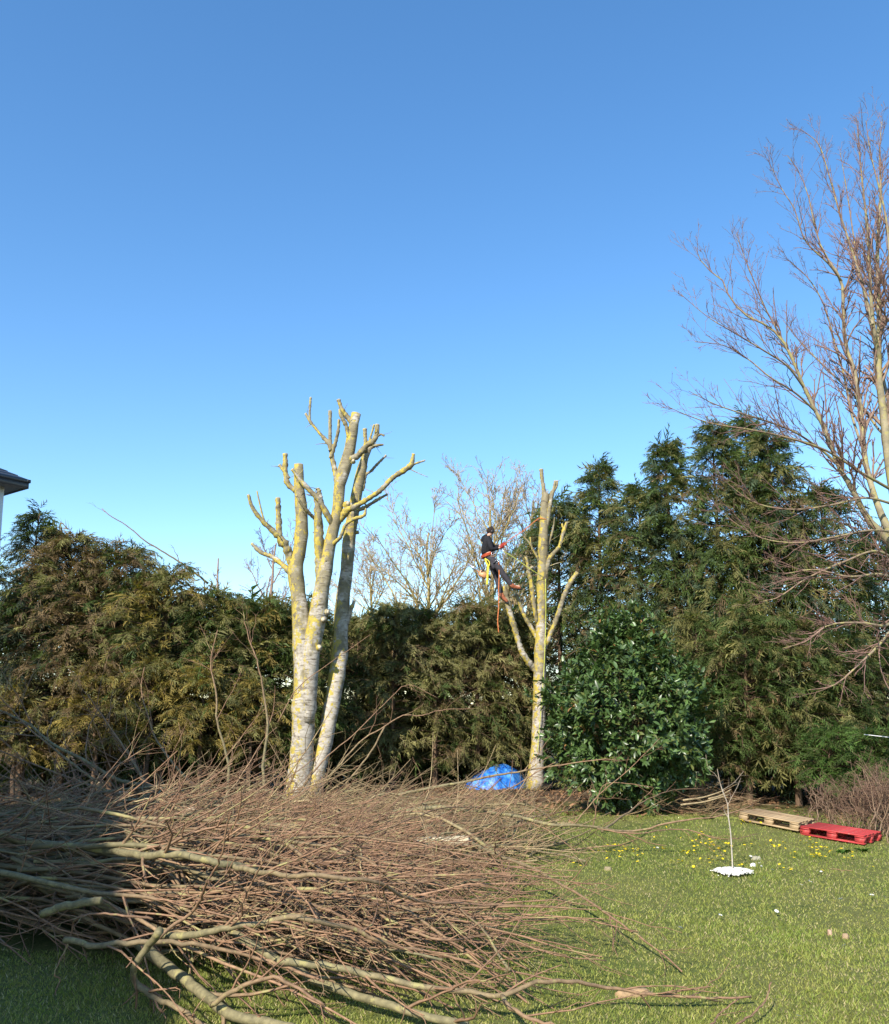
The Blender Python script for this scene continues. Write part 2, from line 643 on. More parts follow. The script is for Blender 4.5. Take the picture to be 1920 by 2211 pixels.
def place_sprays(g, O, X, Nn, L, C, rng, curl=1.0):
    """O origin, X axis, Nn approx normal, L length, C colour per spray"""
    n = len(O)
    X = nrm(X)
    Y = nrm(np.cross(Nn, X))
    Z = np.cross(X, Y)
    L = L[:, None, None]
    W = rng.uniform(0.75, 1.25, (n, 1, 1))
    T = SPV[None]
    V = O[:, None] + L * (X[:, None] * T[..., 0:1] + W * Y[:, None] * T[..., 1:2] + curl * Z[:, None] * T[..., 2:3])
    k = len(SPV)
    F = (SPF[None] + (np.arange(n) * k)[:, None, None]).reshape(-1, 3)
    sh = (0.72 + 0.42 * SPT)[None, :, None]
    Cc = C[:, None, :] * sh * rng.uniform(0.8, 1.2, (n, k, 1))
    g.add(V.reshape(-1, 3), F, Cc.reshape(-1, 3))


GREEN, OLIVE, BROWN, BLUEG, GOLD = A([.080, .118, .030]), A([.185, .175, .060]), A([.205, .142, .070]), A([.078, .112, .060]), A([.270, .205, .052])
SUNNY, DARKG = A([.235, .215, .085]), A([.040, .055, .032])


def conifer(base, h, r, label, rng, pal, shape='cone', dens=1.0, group=None, bottom=0.08, name='conifer_tree', droop=0.28,
            spray=(0.14, 0.29), cat='tree', top=0.0, skirt=1.0):
    """pal: list of (colour, weight)"""
    bx, by = base
    t = thing(name, label, cat, (bx, by, 0), group)
    org = A([0, 0, 0.0])
    lean = rng.normal(size=2) * 0.012 * h
    zt = np.linspace(-0.1, h, 9)
    TP = np.stack([lean[0] * (zt / h)**2 + rng.normal(size=9) * 0.02, lean[1] * (zt / h)**2 + rng.normal(size=9) * 0.02, zt], -1)
    TR = 0.012 * h + 0.03 - (0.012 * h + 0.02) * (zt / h)
    g = G()
    V, F, _ = tubes(TP, TR, 7)
    g.add(V, F)
    nb = int(h * 36 * dens * (0.5 + 0.5 * r))
    u = rng.uniform(0, 1, nb)**0.9
    z = h * (bottom + (0.985 - bottom) * u)
    f = z / h
    if shape == 'cone':
        prof = np.clip((1 - f), 0, 1)**0.70 * 1.1 + 0.07
    elif shape == 'column':
        prof = np.clip(1 - f**3.2, 0, 1) * 0.95 + 0.12
    else:                     # hedge: full to near the top
        prof = np.clip(1 - f**6, 0, 1) * 0.85 + 0.18
    if shape == 'hedge':
        z = np.where(rng.random(nb) < .22, h * rng.uniform(.80, .95, nb), z)
        f = z / h
        prof = np.clip(1 - f**6, 0, 1) * 0.85 + 0.18
    prof *= lerp(skirt, 1.0, sstep(0.0, 0.3, f))
    lobes = 0.6 + 0.7 * rng.random(nb)
    az = np.where(rng.random(nb) < .68, rng.uniform(pi, 2 * pi, nb), rng.uniform(0, pi, nb))   # fuller towards the sunny garden side
    # broad irregular lobes so that the outline is uneven
    lob = 1 + 0.18 * np.sin(az * 3 + f * 9 + rng.random() * 6) + 0.12 * np.sin(az * 2 - f * 17 + rng.random() * 6)
    L = r * prof * lobes * lob
    out = np.stack([np.cos(az), np.sin(az), np.zeros(nb)], -1)
    s = np.linspace(0, 1, 4)
    tx = np.interp(z, zt, TP[:, 0]); ty = np.interp(z, zt, TP[:, 1])
    o0 = np.stack([tx, ty, z], -1)
    rise = rng.uniform(0.15, 0.55, nb) + 1.1 * f**4
    drp = droop * (1 - .75 * f**3)
    side = rng.normal(size=nb) * 0.18
    per = np.stack([-np.sin(az), np.cos(az), np.zeros(nb)], -1)

    def bp(s_):
        s_ = np.asarray(s_)[..., None]
        return (o0[:, None] + out[:, None] * (L[:, None, None] * s_) + per[:, None] * (side * L)[:, None, None] * s_**2 +
                A([0, 0, 1.0]) * (L[:, None, None] * (rise[:, None, None] * s_ - (rise[:, None, None] * .6 + drp[:, None, None]) * s_**2.2)))
    BP = bp(np.broadcast_to(s, (nb, 4)))
    BR = (0.006 + 0.008 * L)[:, None] * (1 - 0.85 * s)[None]
    V, F, _ = tubes(BP, BR, 3)
    g.add(V, F)
    g.build('trunk', M['conifer_trunk'], t)
    # sprays along the outer two thirds of every branch, in clumps
    cols = A([c_ for c_, _ in pal]); w = A([w_ for _, w_ in pal], float); w /= w.sum()
    bcol = cols[rng.choice(len(cols), nb, p=w)] * rng.uniform(0.7, 1.35, (nb, 1))
    m = 15
    ss = rng.uniform(0.22, 1.0, (nb, m))**0.75
    ss[:, 0] = 1.0
    ss[:, 1] = .35
    ss[:, 2] = .55
    O = bp(ss)
    e = 0.06
    Tn = nrm(bp(np.minimum(ss + e, 1.08)) - O)
    yaw = rng.uniform(-1.0, 1.0, (nb, m)) * 1.25
    yaw[:, 0] *= 0.2
    ax = Tn * np.cos(yaw)[..., None] + per[:, None] * np.sin(yaw)[..., None]
    ax[..., 2] += rng.uniform(-0.7, 0.5, (nb, m))
    up = A([0, 0, 1.0]) + rng.normal(size=(nb, m, 3)) * 0.75 + out[:, None] * 0.35
    Ls = rng.uniform(spray[0], spray[1], (nb, m)) * (0.65 + 0.35 * np.minimum(L, 1.2))[:, None]
    Ls[:, 1:3] *= 2.0
    pick = rng.random((nb, m, 1)) < 0.12
    C = np.where(pick, cols[rng.choice(len(cols), (nb, m), p=w)], bcol[:, None]) * rng.uniform(0.75, 1.25, (nb, m, 1))
    g = G()
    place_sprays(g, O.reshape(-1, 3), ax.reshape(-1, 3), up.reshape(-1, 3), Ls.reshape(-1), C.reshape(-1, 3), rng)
    # leader sprays at the top
    nt_ = 5 if shape == 'hedge' else 10
    zz = rng.uniform(0.9, 1.02, nt_) * h
    O = np.stack([np.interp(zz, zt, TP[:, 0]), np.interp(zz, zt, TP[:, 1]), zz], -1)
    a2 = rng.uniform(0, 2 * pi, nt_)
    ax = np.stack([np.cos(a2) * 0.6, np.sin(a2) * 0.6, np.full(nt_, 0.75)], -1)
    up = rng.normal(size=(nt_, 3))
    place_sprays(g, O, ax, up, rng.uniform(.25, .45, nt_), np.repeat(cols[:1], nt_, 0), rng)
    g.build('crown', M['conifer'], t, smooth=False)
    return t


RNG = np.random.default_rng(7)
LEFT = [  # px, top py, depth, radius, palette, shape, label
    (-70, 1190, 20.6, 1.3, [(BROWN, 2), (OLIVE, 2), (GREEN, 1)], 'hedge', 'brown and green hedge conifer at the very left, half outside the picture'),
    (82, 1100, 20.6, 0.95, [(DARKG, 4), (GREEN, 1)], 'column', 'dark conifer with a spiky top rising above the left end of the hedge'),
    (160, 1160, 20.9, 1.4, [(BROWN, 3), (OLIVE, 2)], 'hedge', 'bronze brown conifer just right of the spiky dark conifer'),
    (262, 1185, 21.1, 1.4, [(BROWN, 3), (OLIVE, 2), (GREEN, 1)], 'hedge', 'brownish hedge conifer with a feathery tip above the hedge line'),
    (365, 1238, 20.8, 1.4, [(OLIVE, 4), (GOLD, 2), (GREEN, 2), (BROWN, 1)], 'hedge', 'yellow green hedge conifer below the bare branch leaning on the hedge'),
    (465, 1288, 21.0, 1.35, [(OLIVE, 3), (GREEN, 3), (GOLD, 1)], 'hedge', 'olive hedge conifer behind the upright cut shoots'),
    (560, 1305, 21.2, 1.3, [(GREEN, 3), (OLIVE, 3), (GOLD, 1)], 'hedge', 'green hedge conifer directly left of the large pollarded tree'),
    (655, 1300, 21.6, 1.0, [(GREEN, 3), (OLIVE, 2)], 'hedge', 'green hedge conifer directly behind the stems of the large pollarded tree'),
]
for px, py, Y, r, pal, shp, lab in LEFT:
    p = at(px, py, Y)
    conifer((p[0], Y), p[2], r, lab, RNG, pal, shp, 1.15, 'conifers of the left hedge', 0.17)
LOWL = [(40, 1500, 19.9, 0.8), (215, 1440, 20.0, .85), (330, 1430, 19.9, .8), (440, 1450, 19.9, .8), (545, 1480, 20.2, .7)]
LOWLAB = ['low bronze conifer at the foot of the spiky dark conifer', 'low brown gold conifer in front of the bronze brown conifers',
          'low golden conifer behind the pale leaning shoot', 'low golden green conifer behind the tallest upright shoot',
          'low golden green conifer beside the foot of the large pollarded tree']
for (px, py, Y, r), lab in zip(LOWL, LOWLAB):
    p = at(px, py, Y)
    conifer((p[0], Y), p[2], r, lab, RNG, [(GOLD, 3), (BROWN, 2 if px < 300 else 1), (OLIVE, 3)], 'hedge', 1.2, 'conifers of the left hedge', 0.40)
MID = [(770, 1335, 23.6, 1.05, 'green hedge conifer just right of the large pollarded tree'),
       (850, 1310, 23.2, 1.15, 'olive hedge conifer under the far bare tree with a forked trunk'),
       (940, 1325, 23.4, 1.1, 'olive hedge conifer in the lowest dip of the hedge line'),
       (1030, 1300, 23.7, 1.15, 'grey green hedge conifer below the hanging orange rope'),
       (1110, 1330, 24.0, 1.0, 'green hedge conifer behind the trunk the climber works on')]
for k, (px, py, Y, r, lab) in enumerate(MID):
    p = at(px, py, Y)
    conifer((p[0], Y), p[2], r, lab, RNG, [(SUNNY, 4), (OLIVE, 4), (GREEN, 1.5), (BROWN, 1)], 'hedge', 1.2, 'conifers of the middle hedge', 0.12)
SECOND = []


def copy_thing(src, loc, label):
    o = src.copy()
    COL.objects.link(o)
    o.location = loc
    o['label'] = label
    for ch in list(src.children):
        c_ = ch.copy()
        COL.objects.link(c_)
        c_.parent = o
    return o


for px, py, Y, r, lab in [(740, 1360, 25.6, 1.3, 'shaded conifer in the second row right of the large pollarded tree'),
                          (815, 1365, 25.9, 1.3, 'shaded conifer in the second row under the leafless tree top between the pollarded trees'),
                          (895, 1360, 25.7, 1.3, 'shaded conifer in the second row left of the far forked tree'),
                          (985, 1360, 26.0, 1.3, 'shaded conifer in the second row below the climber'),
                          (1075, 1360, 26.2, 1.3, 'shaded conifer in the second row behind the climbed trunk'),
                          (300, 1290, 23.6, 1.4, 'shaded conifer in the second row behind the brown hedge conifers'),
                          (430, 1345, 23.5, 1.4, 'shaded conifer in the second row behind the yellow green hedge conifer'),
                          (560, 1330, 23.6, 1.4, 'shaded conifer in the second row behind the green hedge conifer'),
                          (120, 1260, 23.4, 1.4, 'shaded conifer in the second row behind the spiky dark conifer')]:
    p = at(px, py, Y)
    if len(SECOND) < 2:
        SECOND.append((conifer((p[0], Y), p[2], r, lab, RNG, [(GREEN, 3), (OLIVE, 2)], 'hedge', .75, 'second row of conifers', 0.05, spray=(.38, .62)), p[2]))
        continue
    src, h0 = SECOND[len(lab) % 2]
    t = copy_thing(src, (p[0], Y, 0), lab)
    t.scale = (1.0, 1.0, p[2] / h0)
    t.rotation_euler.z = RNG.uniform(-.5, .5)
DK = [(GREEN, 5), (BLUEG, 2), (OLIVE, 3), (BROWN, .3)]
RIGHT = [(1205, 1080, 24.5, 1.35, 'hedge', 'dense conifer between the climbed tree and the tall thin topped one'),
         (1290, 1000, 24.0, 1.6, 'cone', 'tall conifer with a bare thin leader behind the laurel'),
         (1375, 1050, 23.0, 1.6, 'column', 'rounded dark conifer above the laurel'),
         (1455, 960, 22.5, 1.75, 'cone', 'tall pointed conifer left of the two tallest tops'),
         (1540, 920, 22.0, 1.75, 'cone', 'tallest conifer with a dense narrow top'),
         (1612, 900, 22.8, 1.5, 'cone', 'tall thin topped conifer whose leader reaches highest'),
         (1672, 930, 21.5, 1.9, 'cone', 'broad tall conifer crossed by bare low branches'),
         (1770, 1060, 21.5, 1.7, 'column', 'dark conifer stepping down at the right of the tall ones'),
         (1880, 1150, 22.0, 1.3, 'column', 'dark conifer at the right edge behind the bare tree')]
for px, py, Y, r, shp, lab in RIGHT:
    p = at(px, py, Y)
    conifer((p[0], Y), p[2], r, lab, RNG, DK, shp, 1.15, 'tall conifers on the right', 0.05, droop=.42, spray=(.16, .33))
RLOW = [(1500, 1330, 19.5, 1.05, 'olive lower conifer beside the right flank of the laurel'),
        (1600, 1300, 19.2, 1.15, 'olive lower conifer with drooping fans behind the sapling'),
        (1705, 1330, 18.9, 1.1, 'dark lower conifer above the wooden pallet'),
        (1810, 1370, 19.3, 1.15, 'dark lower conifer above the red pallet'),
        (1910, 1400, 19.6, 1.1, 'dark lower conifer cut by the right edge of the picture')]
for px, py, Y, r, lab in RLOW:
    p = at(px, py, Y)
    conifer((p[0], Y), p[2], r, lab, RNG, [(OLIVE, 3), (GREEN, 4), (BROWN, .5)], 'column', 1.15, 'lower conifers on the right', 0.16)
GB = A([.095, .165, .036])
for px, py, Y, r, lab in [(1790, 1585, 17.4, .75, 'low bright green clipped conifer above the red pallet'),
                          (1885, 1590, 17.2, .85, 'low bright green clipped conifer at the right edge below the white pole')]:
    p = at(px, py, Y)
    conifer((p[0], Y), p[2], r, lab, RNG, [(GB, 4), (GREEN, 2)], 'hedge', 1.5, 'low clipped conifers', 0.35, droop=.2, spray=(.12, .24))

# ------------------------------------------------------------------ laurel
def laurel():
    b = atz(1360, 1757, 0)
    b[2] = 0
    t = thing('laurel_bush', 'big round evergreen laurel with glossy dark green leaves beside the lawn', 'bush', b)
    rng = np.random.default_rng(21)
    Hh, Rr = 3.62, 1.40
    # stems
    n = 26
    az = rng.uniform(0, 2 * pi, n); sp = rng.uniform(0.15, 1.0, n)
    d = np.stack([np.cos(az) * sp, np.sin(az) * sp, np.full(n, 2.1)], -1)
    s = np.linspace(0, 1, 6)
    P = d[:, None] * s[None, :, None] * rng.uniform(.9, 1.4, (n, 1, 1)) + rng.normal(size=(n, 6, 3)) * 0.05
    P[:, 0] = rng.normal(size=(n, 3)) * A([.15, .15, 0])
    R = np.broadcast_to(0.03 * (1 - .8 * s), (n, 6))
    P2, R2 = sprout(rng, P, R, 14, .25, 1, (25, 70), .35, 4)
    g = G()
    for a_, b_, S in ((P, R, 5), (P2, R2, 3)):
        V, F, _ = tubes(a_, b_, S)
        g.add(V, F, (.10, .085, .05))
    g.build('stem', M['twig'], t)
    # leaf rosettes on an egg shaped crown, lumpy, with gaps
    nr = 3000
    u = rng.uniform(-1, 1, nr); ph = rng.uniform(0, 2 * pi, nr)
    q = np.sqrt(1 - u * u)
    dirn = np.stack([q * np.cos(ph), q * np.sin(ph), u], -1)
    lump = 1 +   .09 * np.sin(3 * ph + 4 * u) + .10 * np.sin(5 * ph - 7 * u + 1) + .08 * np.sin(9 * u + 2 * ph) + .08 * np.sin(11 * ph + 5 * u)
    lump = np.where(rng.random(nr) < .05, lump * rng.uniform(1.05, 1.2, nr), lump)
    rad = lump * rng.uniform(0.45, 1.0, nr)**0.45
    c = dirn * rad[:, None] * A([Rr, Rr, Hh / 2]) + A([0, 0, Hh / 2 + .12])
    wz = np.clip(c[:, 2] / Hh, 0, 1)
    wd = 1.0 - 0.45 * sstep(.62, 1.0, wz) - .12 * sstep(.2, .0, wz)
    c[:, :2] *= (wd * 1.08)[:, None]
    c = c[c[:, 2] > 0.12]
    nr = len(c)
    dirn = nrm(c - A([0, 0, Hh * .42]))
    m = 7
    axis = nrm(dirn + rng.normal(size=(nr, 3)) * .35 + A([0, 0, .3]))
    a1 = nrm(np.cross(axis, A([.3, .2, 1.0])))
    a2 = np.cross(axis, a1)
    k = np.arange(m)
    an = k[None] * 2.4 + rng.uniform(0, 6, (nr, 1))
    openg = rng.uniform(.35, 1.25, (nr, m))
    ld = nrm(axis[:, None] * np.cos(openg)[..., None] + (a1[:, None] * np.cos(an)[..., None] + a2[:, None] * np.sin(an)[..., None]) * np.sin(openg)[..., None] + A([0, 0, -.12]))
    O = (c[:, None] + axis[:, None] * (rng.uniform(-.10, .05, (nr, m))[..., None])).reshape(-1, 3)
    X = ld.reshape(-1, 3)
    NN = nrm(np.repeat(axis, m, 0) + A([0, 0, .5]) + rng.normal(size=X.shape) * .25)
    L = rng.uniform(.105, .175, len(X))
    Yv = nrm(np.cross(NN, X)); Zv = np.cross(X, Yv)
    T = A([[0, 0, 0], [.28, .17, .05], [.62, .19, .05], [1, 0, -.10], [.62, -.19, .05], [.28, -.17, .05], [.45, 0, 0]])
    Fq = A([[0, 6, 1], [1, 6, 2], [2, 6, 3], [3, 6, 4], [4, 6, 5], [5, 6, 0]])
    V = O[:, None] + L[:, None, None] * (X[:, None] * T[None, :, 0:1] + Yv[:, None] * T[None, :, 1:2] + Zv[:, None] * T[None, :, 2:3])
    F = (Fq[None] + (np.arange(len(X)) * 7)[:, None, None]).reshape(-1, 3)
    clump = np.repeat(rng.uniform(.65, 1.35, (nr, 1)), m, 0)
    col = A([.064, .110, .030]) * rng.uniform(.7, 1.4, (len(X), 1)) * clump
    yl = rng.random((len(X), 1)) < .10
    col = np.where(yl, A([.115, .135, .035]), col)
    col = np.where(rng.random((len(X), 1)) < .012, A([.26, .14, .05]), col)
    g = G()
    g.add(V.reshape(-1, 3), F, np.repeat(col, 7, 0))
    g.build('foliage', M['laurel'], t)


laurel()

# ------------------------------------------------------------------ pollarded trees
def stem_tube(g, pts, n, S, rng, noise_amp=0.05, org=A([0, 0, 0])):
    """pts rows: x,y,z,r -> smoothed tube with uneven radius; returns the end frame (pos, dir, radius)"""
    Q = spline(pts, n)
    P, R = Q[:, :3], np.maximum(Q[:, 3], 0.004)
    R = R * (1 + noise_amp * rng.normal(size=n))
    V, F, _ = tubes(P, R, S, True, True)
    K = n
    V = V.reshape(K, S, 3)
    ring = 1 + noise_amp * rng.normal(size=(K, S))
    V = P[:, None] + (V - P[:, None]) * ring[..., None]
    # cap the tip slightly inside
    g.add(V.reshape(-1, 3) - org, F)
    d = nrm(P[-1] - P[-2])
    return P[-1], d, R[-1], V[-1] - org


def cut_disc(parent, ring, d):
    c = ring.mean(0)
    S = len(ring)
    off = d * 0.004
    V = np.concatenate([(c + (ring - c) * 0.97 + off), (c + (ring - c) * 0.97 - d * .01), [c + d * 0.006]])
    F = [[2 * S, i, (i + 1) % S] for i in range(S)] + [[i, S + i, S + (i + 1) % S] for i in range(S)] + [[i, S + (i + 1) % S, (i + 1) % S] for i in range(S)]
    g = G()
    g.add(V, F)
    return g.build('cut_end', M['cut'], parent, smooth=False)


def pollard(name, label, base, Y0, stems, limbs, mat, rng, collars=()):
    """stems/limbs: lists of (px, py, dY, width px); limbs may be flagged uncut"""
    t = thing(name, label, 'tree', base)
    org = A([base[0], base[1], 0.0])

    def rows(pts):
        out = []
        for px, py, dy, w in pts:
            p = at(px, py, Y0 + dy)
            out.append([*p, w * (Y0 + dy) / FPX / 2])
        return A(out)
    for pts in stems:
        g = G()
        _, d, r, ring = stem_tube(g, rows(pts), 34, 14, rng, 0.04, org)
        o = g.build('trunk', mat, t)
        if pts[-1][3] > 3:
            cut_disc(o, ring, d)
    for pts, cut, twig in limbs:
        g = G()
        a0 = pts[0]
        a1 = pts[1]
        dl = math.hypot(a0[0] - a1[0], a0[1] - a1[1]) + 1e-6
        ex = min(1.2 * a0[3], 16)
        root = (a0[0] + (a0[0] - a1[0]) / dl * ex, a0[1] + (a0[1] - a1[1]) / dl * ex, a0[2] if abs(a0[2]) > .2 else a0[2] * .3, a0[3] * .8)
        pts = [root] + list(pts)
        R_ = rows(pts)
        _, d, r, ring = stem_tube(g, R_, max(8, 6 * len(pts)), 9, rng, 0.085, org)
        if twig:
            Q = spline(R_, 10)
            P2, R2 = sprout(rng, Q[None, :, :3] - org, Q[None, :, 3], twig, .25, .98, (35, 75), .22, 4, absl=.28, rf=.25, rmin=.005, taper=0)
            V, F, _ = tubes(P2, R2, 4)
            g.add(V, F)
        o = g.build('limb', mat, t)
        if cut:
            cut_disc(o, ring, d)
    for px, py, dy, w, dirn in collars:
        p = at(px, py, Y0 + dy) - org
        r = w * Y0 / FPX / 2
        d = nrm(A(dirn, float))
        K = 5
        ss = np.linspace(0, 1, K)
        P = p + d * (ss[:, None] * r * 1.5 - r * .9)
        g = G()
        V, F, _ = tubes(P, r * A([1.35, 1.2, 1.08, 1.0, .62]), 10, False, True)
        g.add(V, F)
        o = g.build('branch_collar', mat, t)
        cut_disc(o, V.reshape(K, 10, 3)[-1] * 1.0, d)
    return t


rngp = np.random.default_rng(3)
Y1 = 19.6
b1 = atz(655, 1726, 0)
stems1 = [
    # fused main trunk into the left stem
    [(640, 1735, .0, 66), (648, 1690, 0, 56), (651, 1640, 0, 52), (655, 1560, 0, 49), (658, 1480, 0, 48), (654, 1400, 0, 45), (650, 1340, 0, 38), (644, 1280, 0, 33), (638, 1225, 0, 33), (647, 1190, 0, 29), (652, 1127, 0, 27), (648, 1071, 0, 25), (645, 1035, 0, 22), (645, 1003, 0, 20)],
    # centre white stem
    [(664, 1560, -.08, 30), (668, 1470, -.1, 36), (673, 1400, -.12, 38), (684, 1340, -.12, 38), (692, 1290, -.1, 37), (703, 1225, -.05, 31), (713, 1169, 0, 27), (723, 1132, 0, 25), (731, 1085, 0, 24), (735, 1040, 0, 28), (745, 1010, 0, 26), (755, 973, 0, 25), (762, 932, 0, 23), (769, 893, 0, 21)],
    # right trunk
    [(672, 1728, .0, 34), (680, 1690, .05, 34), (690, 1650, .12, 33), (701, 1610, .2, 33), (712, 1545, .32, 34), (725, 1475, .45, 37), (734, 1406, .6, 34), (737, 1336, .75, 31), (741, 1290, .85, 29), (748, 1239, .9, 28), (755, 1155, .9, 28), (765, 1099, .9, 27), (772, 1057, .9, 25), (781, 1015, .9, 20), (789, 985, .9, 16), (798, 968, .9, 12)],
]
limbs1 = [
    ([(699, 1300, -.05, 14), (691, 1235, -.05, 20), (688, 1155, -.1, 21), (687, 1113, -.15, 18), (685, 1065, -.2, 13)], True, 3),
    ([(630, 1215, 0, 20), (618, 1182, -.1, 18), (603, 1160, -.15, 16), (572, 1130, -.3, 11), (547, 1099, -.4, 9), (536, 1068, -.45, 7)], True, 3),
    ([(604, 1163, -.15, 13), (602, 1130, -.15, 13), (600, 1075, -.15, 11)], True, 0),
    ([(572, 1130, -.3, 5), (565, 1105, -.3, 4), (555, 1060, -.3, 3)], False, 0),
    ([(628, 1236, .05, 13), (592, 1205, .2, 10), (561, 1191, .3, 9), (544, 1174, .35, 7)], True, 4),
    ([(640, 1060, .0, 14), (626, 1050, 0, 13), (618, 1035, 0, 12), (616, 980, 0, 12)], True, 0),
    ([(619, 1025, .0, 8), (610, 1012, .1, 8), (604, 1004, .12, 7)], True, 1),
    ([(712, 1122, -.1, 13), (689, 1080, -.25, 12), (670, 1060, -.3, 11), (647, 1035, -.35, 10), (631, 1013, -.4, 7)], True, 6),
    ([(684, 1124, -.1, 9), (665, 1105, -.3, 8), (652, 1090, -.4, 6), (640, 1070, -.45, 5)], True, 4),
    ([(694, 1080, -.2, 9), (689, 1062, -.25, 10), (686, 1055, -.25, 9)], True, 2),
    ([(740, 1115, 0, 17), (752, 1100, -.1, 16), (762, 1096, -.1, 13), (792, 1079, -.2, 11), (820, 1060, -.3, 11), (848, 1032, -.35, 11), (876, 1013, -.4, 13), (888, 1003, -.4, 12), (893, 980, -.4, 7)], True, 3),
    ([(886, 1005, -.4, 6), (900, 1000, -.4, 5), (918, 994, -.4, 4)], True, 0),
    ([(884, 1012, -.4, 2.5), (900, 1020, -.45, 2), (924, 1030, -.5, 1.2)], False, 0),
    ([(770, 1102, .85, 9), (787, 1096, .85, 8), (815, 1079, .85, 7), (837, 1067, .85, 5)], True, 2),
    ([(722, 1172, -.1, 9), (735, 1160, -.2, 8), (745, 1135, -.25, 8), (762, 1122, -.3, 8), (787, 1112, -.35, 7), (790, 1098, -.35, 4)], True, 3),
    ([(729, 1045, 0, 13), (722, 1010, .05, 12), (717, 987, .1, 11), (713, 962, .15, 12), (690, 935, .2, 7), (670, 910, .25, 7), (660, 893, .28, 5)], True, 3),
    ([(669, 908, .25, 5), (669, 890, .25, 5), (671, 858, .25, 5)], True, 0),
    ([(713, 962, .15, 9), (713, 940, .15, 8), (713, 887, .15, 8)], True, 0),
    ([(717, 978, .1, 9), (726, 950, .05, 8), (731, 925, .0, 7), (732, 906, 0, 6)], True, 1),
    ([(754, 945, -.05, 10), (747, 918, -.1, 9), (737, 898, -.15, 9), (733, 884, -.15, 6)], True, 1),
    ([(760, 912, 0, 12), (748, 897, 0, 11), (739, 885, 0, 10), (731, 863, 0, 8)], True, 1),
    ([(757, 992, -.05, 14), (773, 983, -.1, 13), (792, 962, -.15, 13), (808, 950, -.2, 12), (814, 935, -.2, 11), (815, 917, -.2, 10)], True, 4),
    ([(790, 964, -.15, 10), (789, 945, -.15, 9), (788, 926, -.15, 9)], True, 0),
    ([(810, 946, -.2, 6), (822, 938, -.2, 5), (830, 941, -.2, 4)], True, 1),
    ([(799, 968, .9, 8), (812, 962, .9, 7), (828, 960, .9, 5)], True, 2),
    ([(797, 962, .9, 7), (800, 945, .9, 5), (808, 917, .9, 4)], True, 0),
    ([(785, 1050, .9, 8), (790, 1025, .9, 7), (800, 1018, .9, 6), (815, 1002, .9, 6), (834, 983, .9, 5)], True, 2),
    ([(768, 1060, .9, 9), (784, 1030, .9, 8), (790, 1000, .9, 8)], False, 1),
    ([(757, 1152, .9, 9), (768, 1150, .9, 9), (775, 1149, .9, 8)], True, 0),
    ([(748, 1345, .75, 12), (760, 1310, .75, 9), (767, 1295, .75, 5)], False, 3),
]
collars1 = [(706, 1322, -.16, 15, (.85, -.6, .1)), (698, 1338, -.24, 13, (.1, -1, -.1)), (690, 1398, -.26, 12, (.35, -.9, .1)), (750, 1088, -.05, 14, (.5, -.8, .3)), (763, 995, -.10, 9, (.2, -.9, .3))]
pollard('pollarded_tree', 'large pollarded tree with three pale lichen crusted trunks behind the brush pile', (b1[0], b1[1], 0), Y1, stems1, limbs1, M['bark1'], rngp, collars1)

Y2 = 22.6
b2 = at(1156, 1690, Y2)
stems2 = [[(1154, 1705, 0, 42), (1157, 1670, 0, 34), (1160, 1630, 0, 30), (1164, 1555, 0, 29), (1166, 1444, 0, 27), (1168, 1370, 0, 25), (1169, 1309, 0, 23), (1171, 1240, 0, 22), (1173, 1180, 0, 21), (1175, 1120, 0, 20), (1177, 1080, 0, 18), (1178, 1066, 0, 15)]]
limbs2 = [
    ([(1176, 1085, 0, 11), (1175, 1062, 0, 9), (1171, 1035, 0, 8.5), (1169, 1013, 0, 8)], True, 1),
    ([(1182, 1130, -.05, 9), (1187, 1095, -.08, 9), (1192, 1070, -.08, 9), (1197, 1052, -.08, 7), (1199, 1038, -.08, 6)], True, 2),
    ([(1196, 1062, -.08, 5), (1202, 1050, -.08, 5), (1204, 1038, -.08, 5)], True, 0),
    ([(1187, 1072, 0, 5), (1190, 1066, 0, 5), (1191, 1060, 0, 5)], True, 0),
    ([(1174, 1395, -.05, 14), (1183, 1383, -.1, 12), (1202, 1337, -.2, 11), (1216, 1293, -.3, 11), (1232, 1258, -.4, 12), (1247, 1236, -.45, 10)], True, 2),
    ([(1176, 1255, .0, 13), (1184, 1212, -.05, 12), (1196, 1195, -.1, 10), (1208, 1181, -.15, 9), (1215, 1155, -.15, 8), (1219, 1143, -.15, 10), (1224, 1128, -.15, 6)], True, 3),
    ([(1219, 1145, -.15, 5), (1215, 1137, -.15, 5), (1214, 1131, -.15, 4)], True, 0),
    ([(1150, 1440, .0, 15), (1140, 1428, -.08, 14), (1127, 1407, -.15, 13), (1118, 1380, -.2, 13), (1110, 1352, -.25, 13), (1100, 1318, -.3, 13), (1094, 1290, -.3, 13), (1088, 1266, -.3, 12)], True, 0),
    ([(1158, 1375, .05, 11), (1151, 1362, .05, 10), (1133, 1330, -.05, 9), (1121, 1300, -.1, 9), (1114, 1282, -.12, 8)], True, 3),
    ([(1158, 1335, -.1, 9), (1153, 1305, -.15, 10), (1147, 1258, -.2, 10), (1141, 1232, -.25, 8), (1139, 1215, -.25, 7), (1136, 1203, -.25, 6)], True, 3),
    ([(1142, 1232, -.25, 6), (1147, 1226, -.28, 6), (1150, 1224, -.28, 5)], True, 1),
    ([(1165, 1212, -.05, 6), (1153, 1190, -.1, 5), (1143, 1172, -.12, 4), (1129, 1157, -.15, 3)], False, 3),
    ([(1150, 1187, -.1, 4), (1147, 1175, -.1, 3.5), (1145, 1160, -.1, 3)], False, 0),
    ([(1183, 1180, .05, 6), (1191, 1155, .1, 5), (1195, 1135, .12, 5), (1197, 1117, .12, 4)], False, 5),
    ([(1178, 1490, -.1, 9), (1188, 1493, -.15, 10), (1192, 1492, -.15, 8)], True, 4),
]
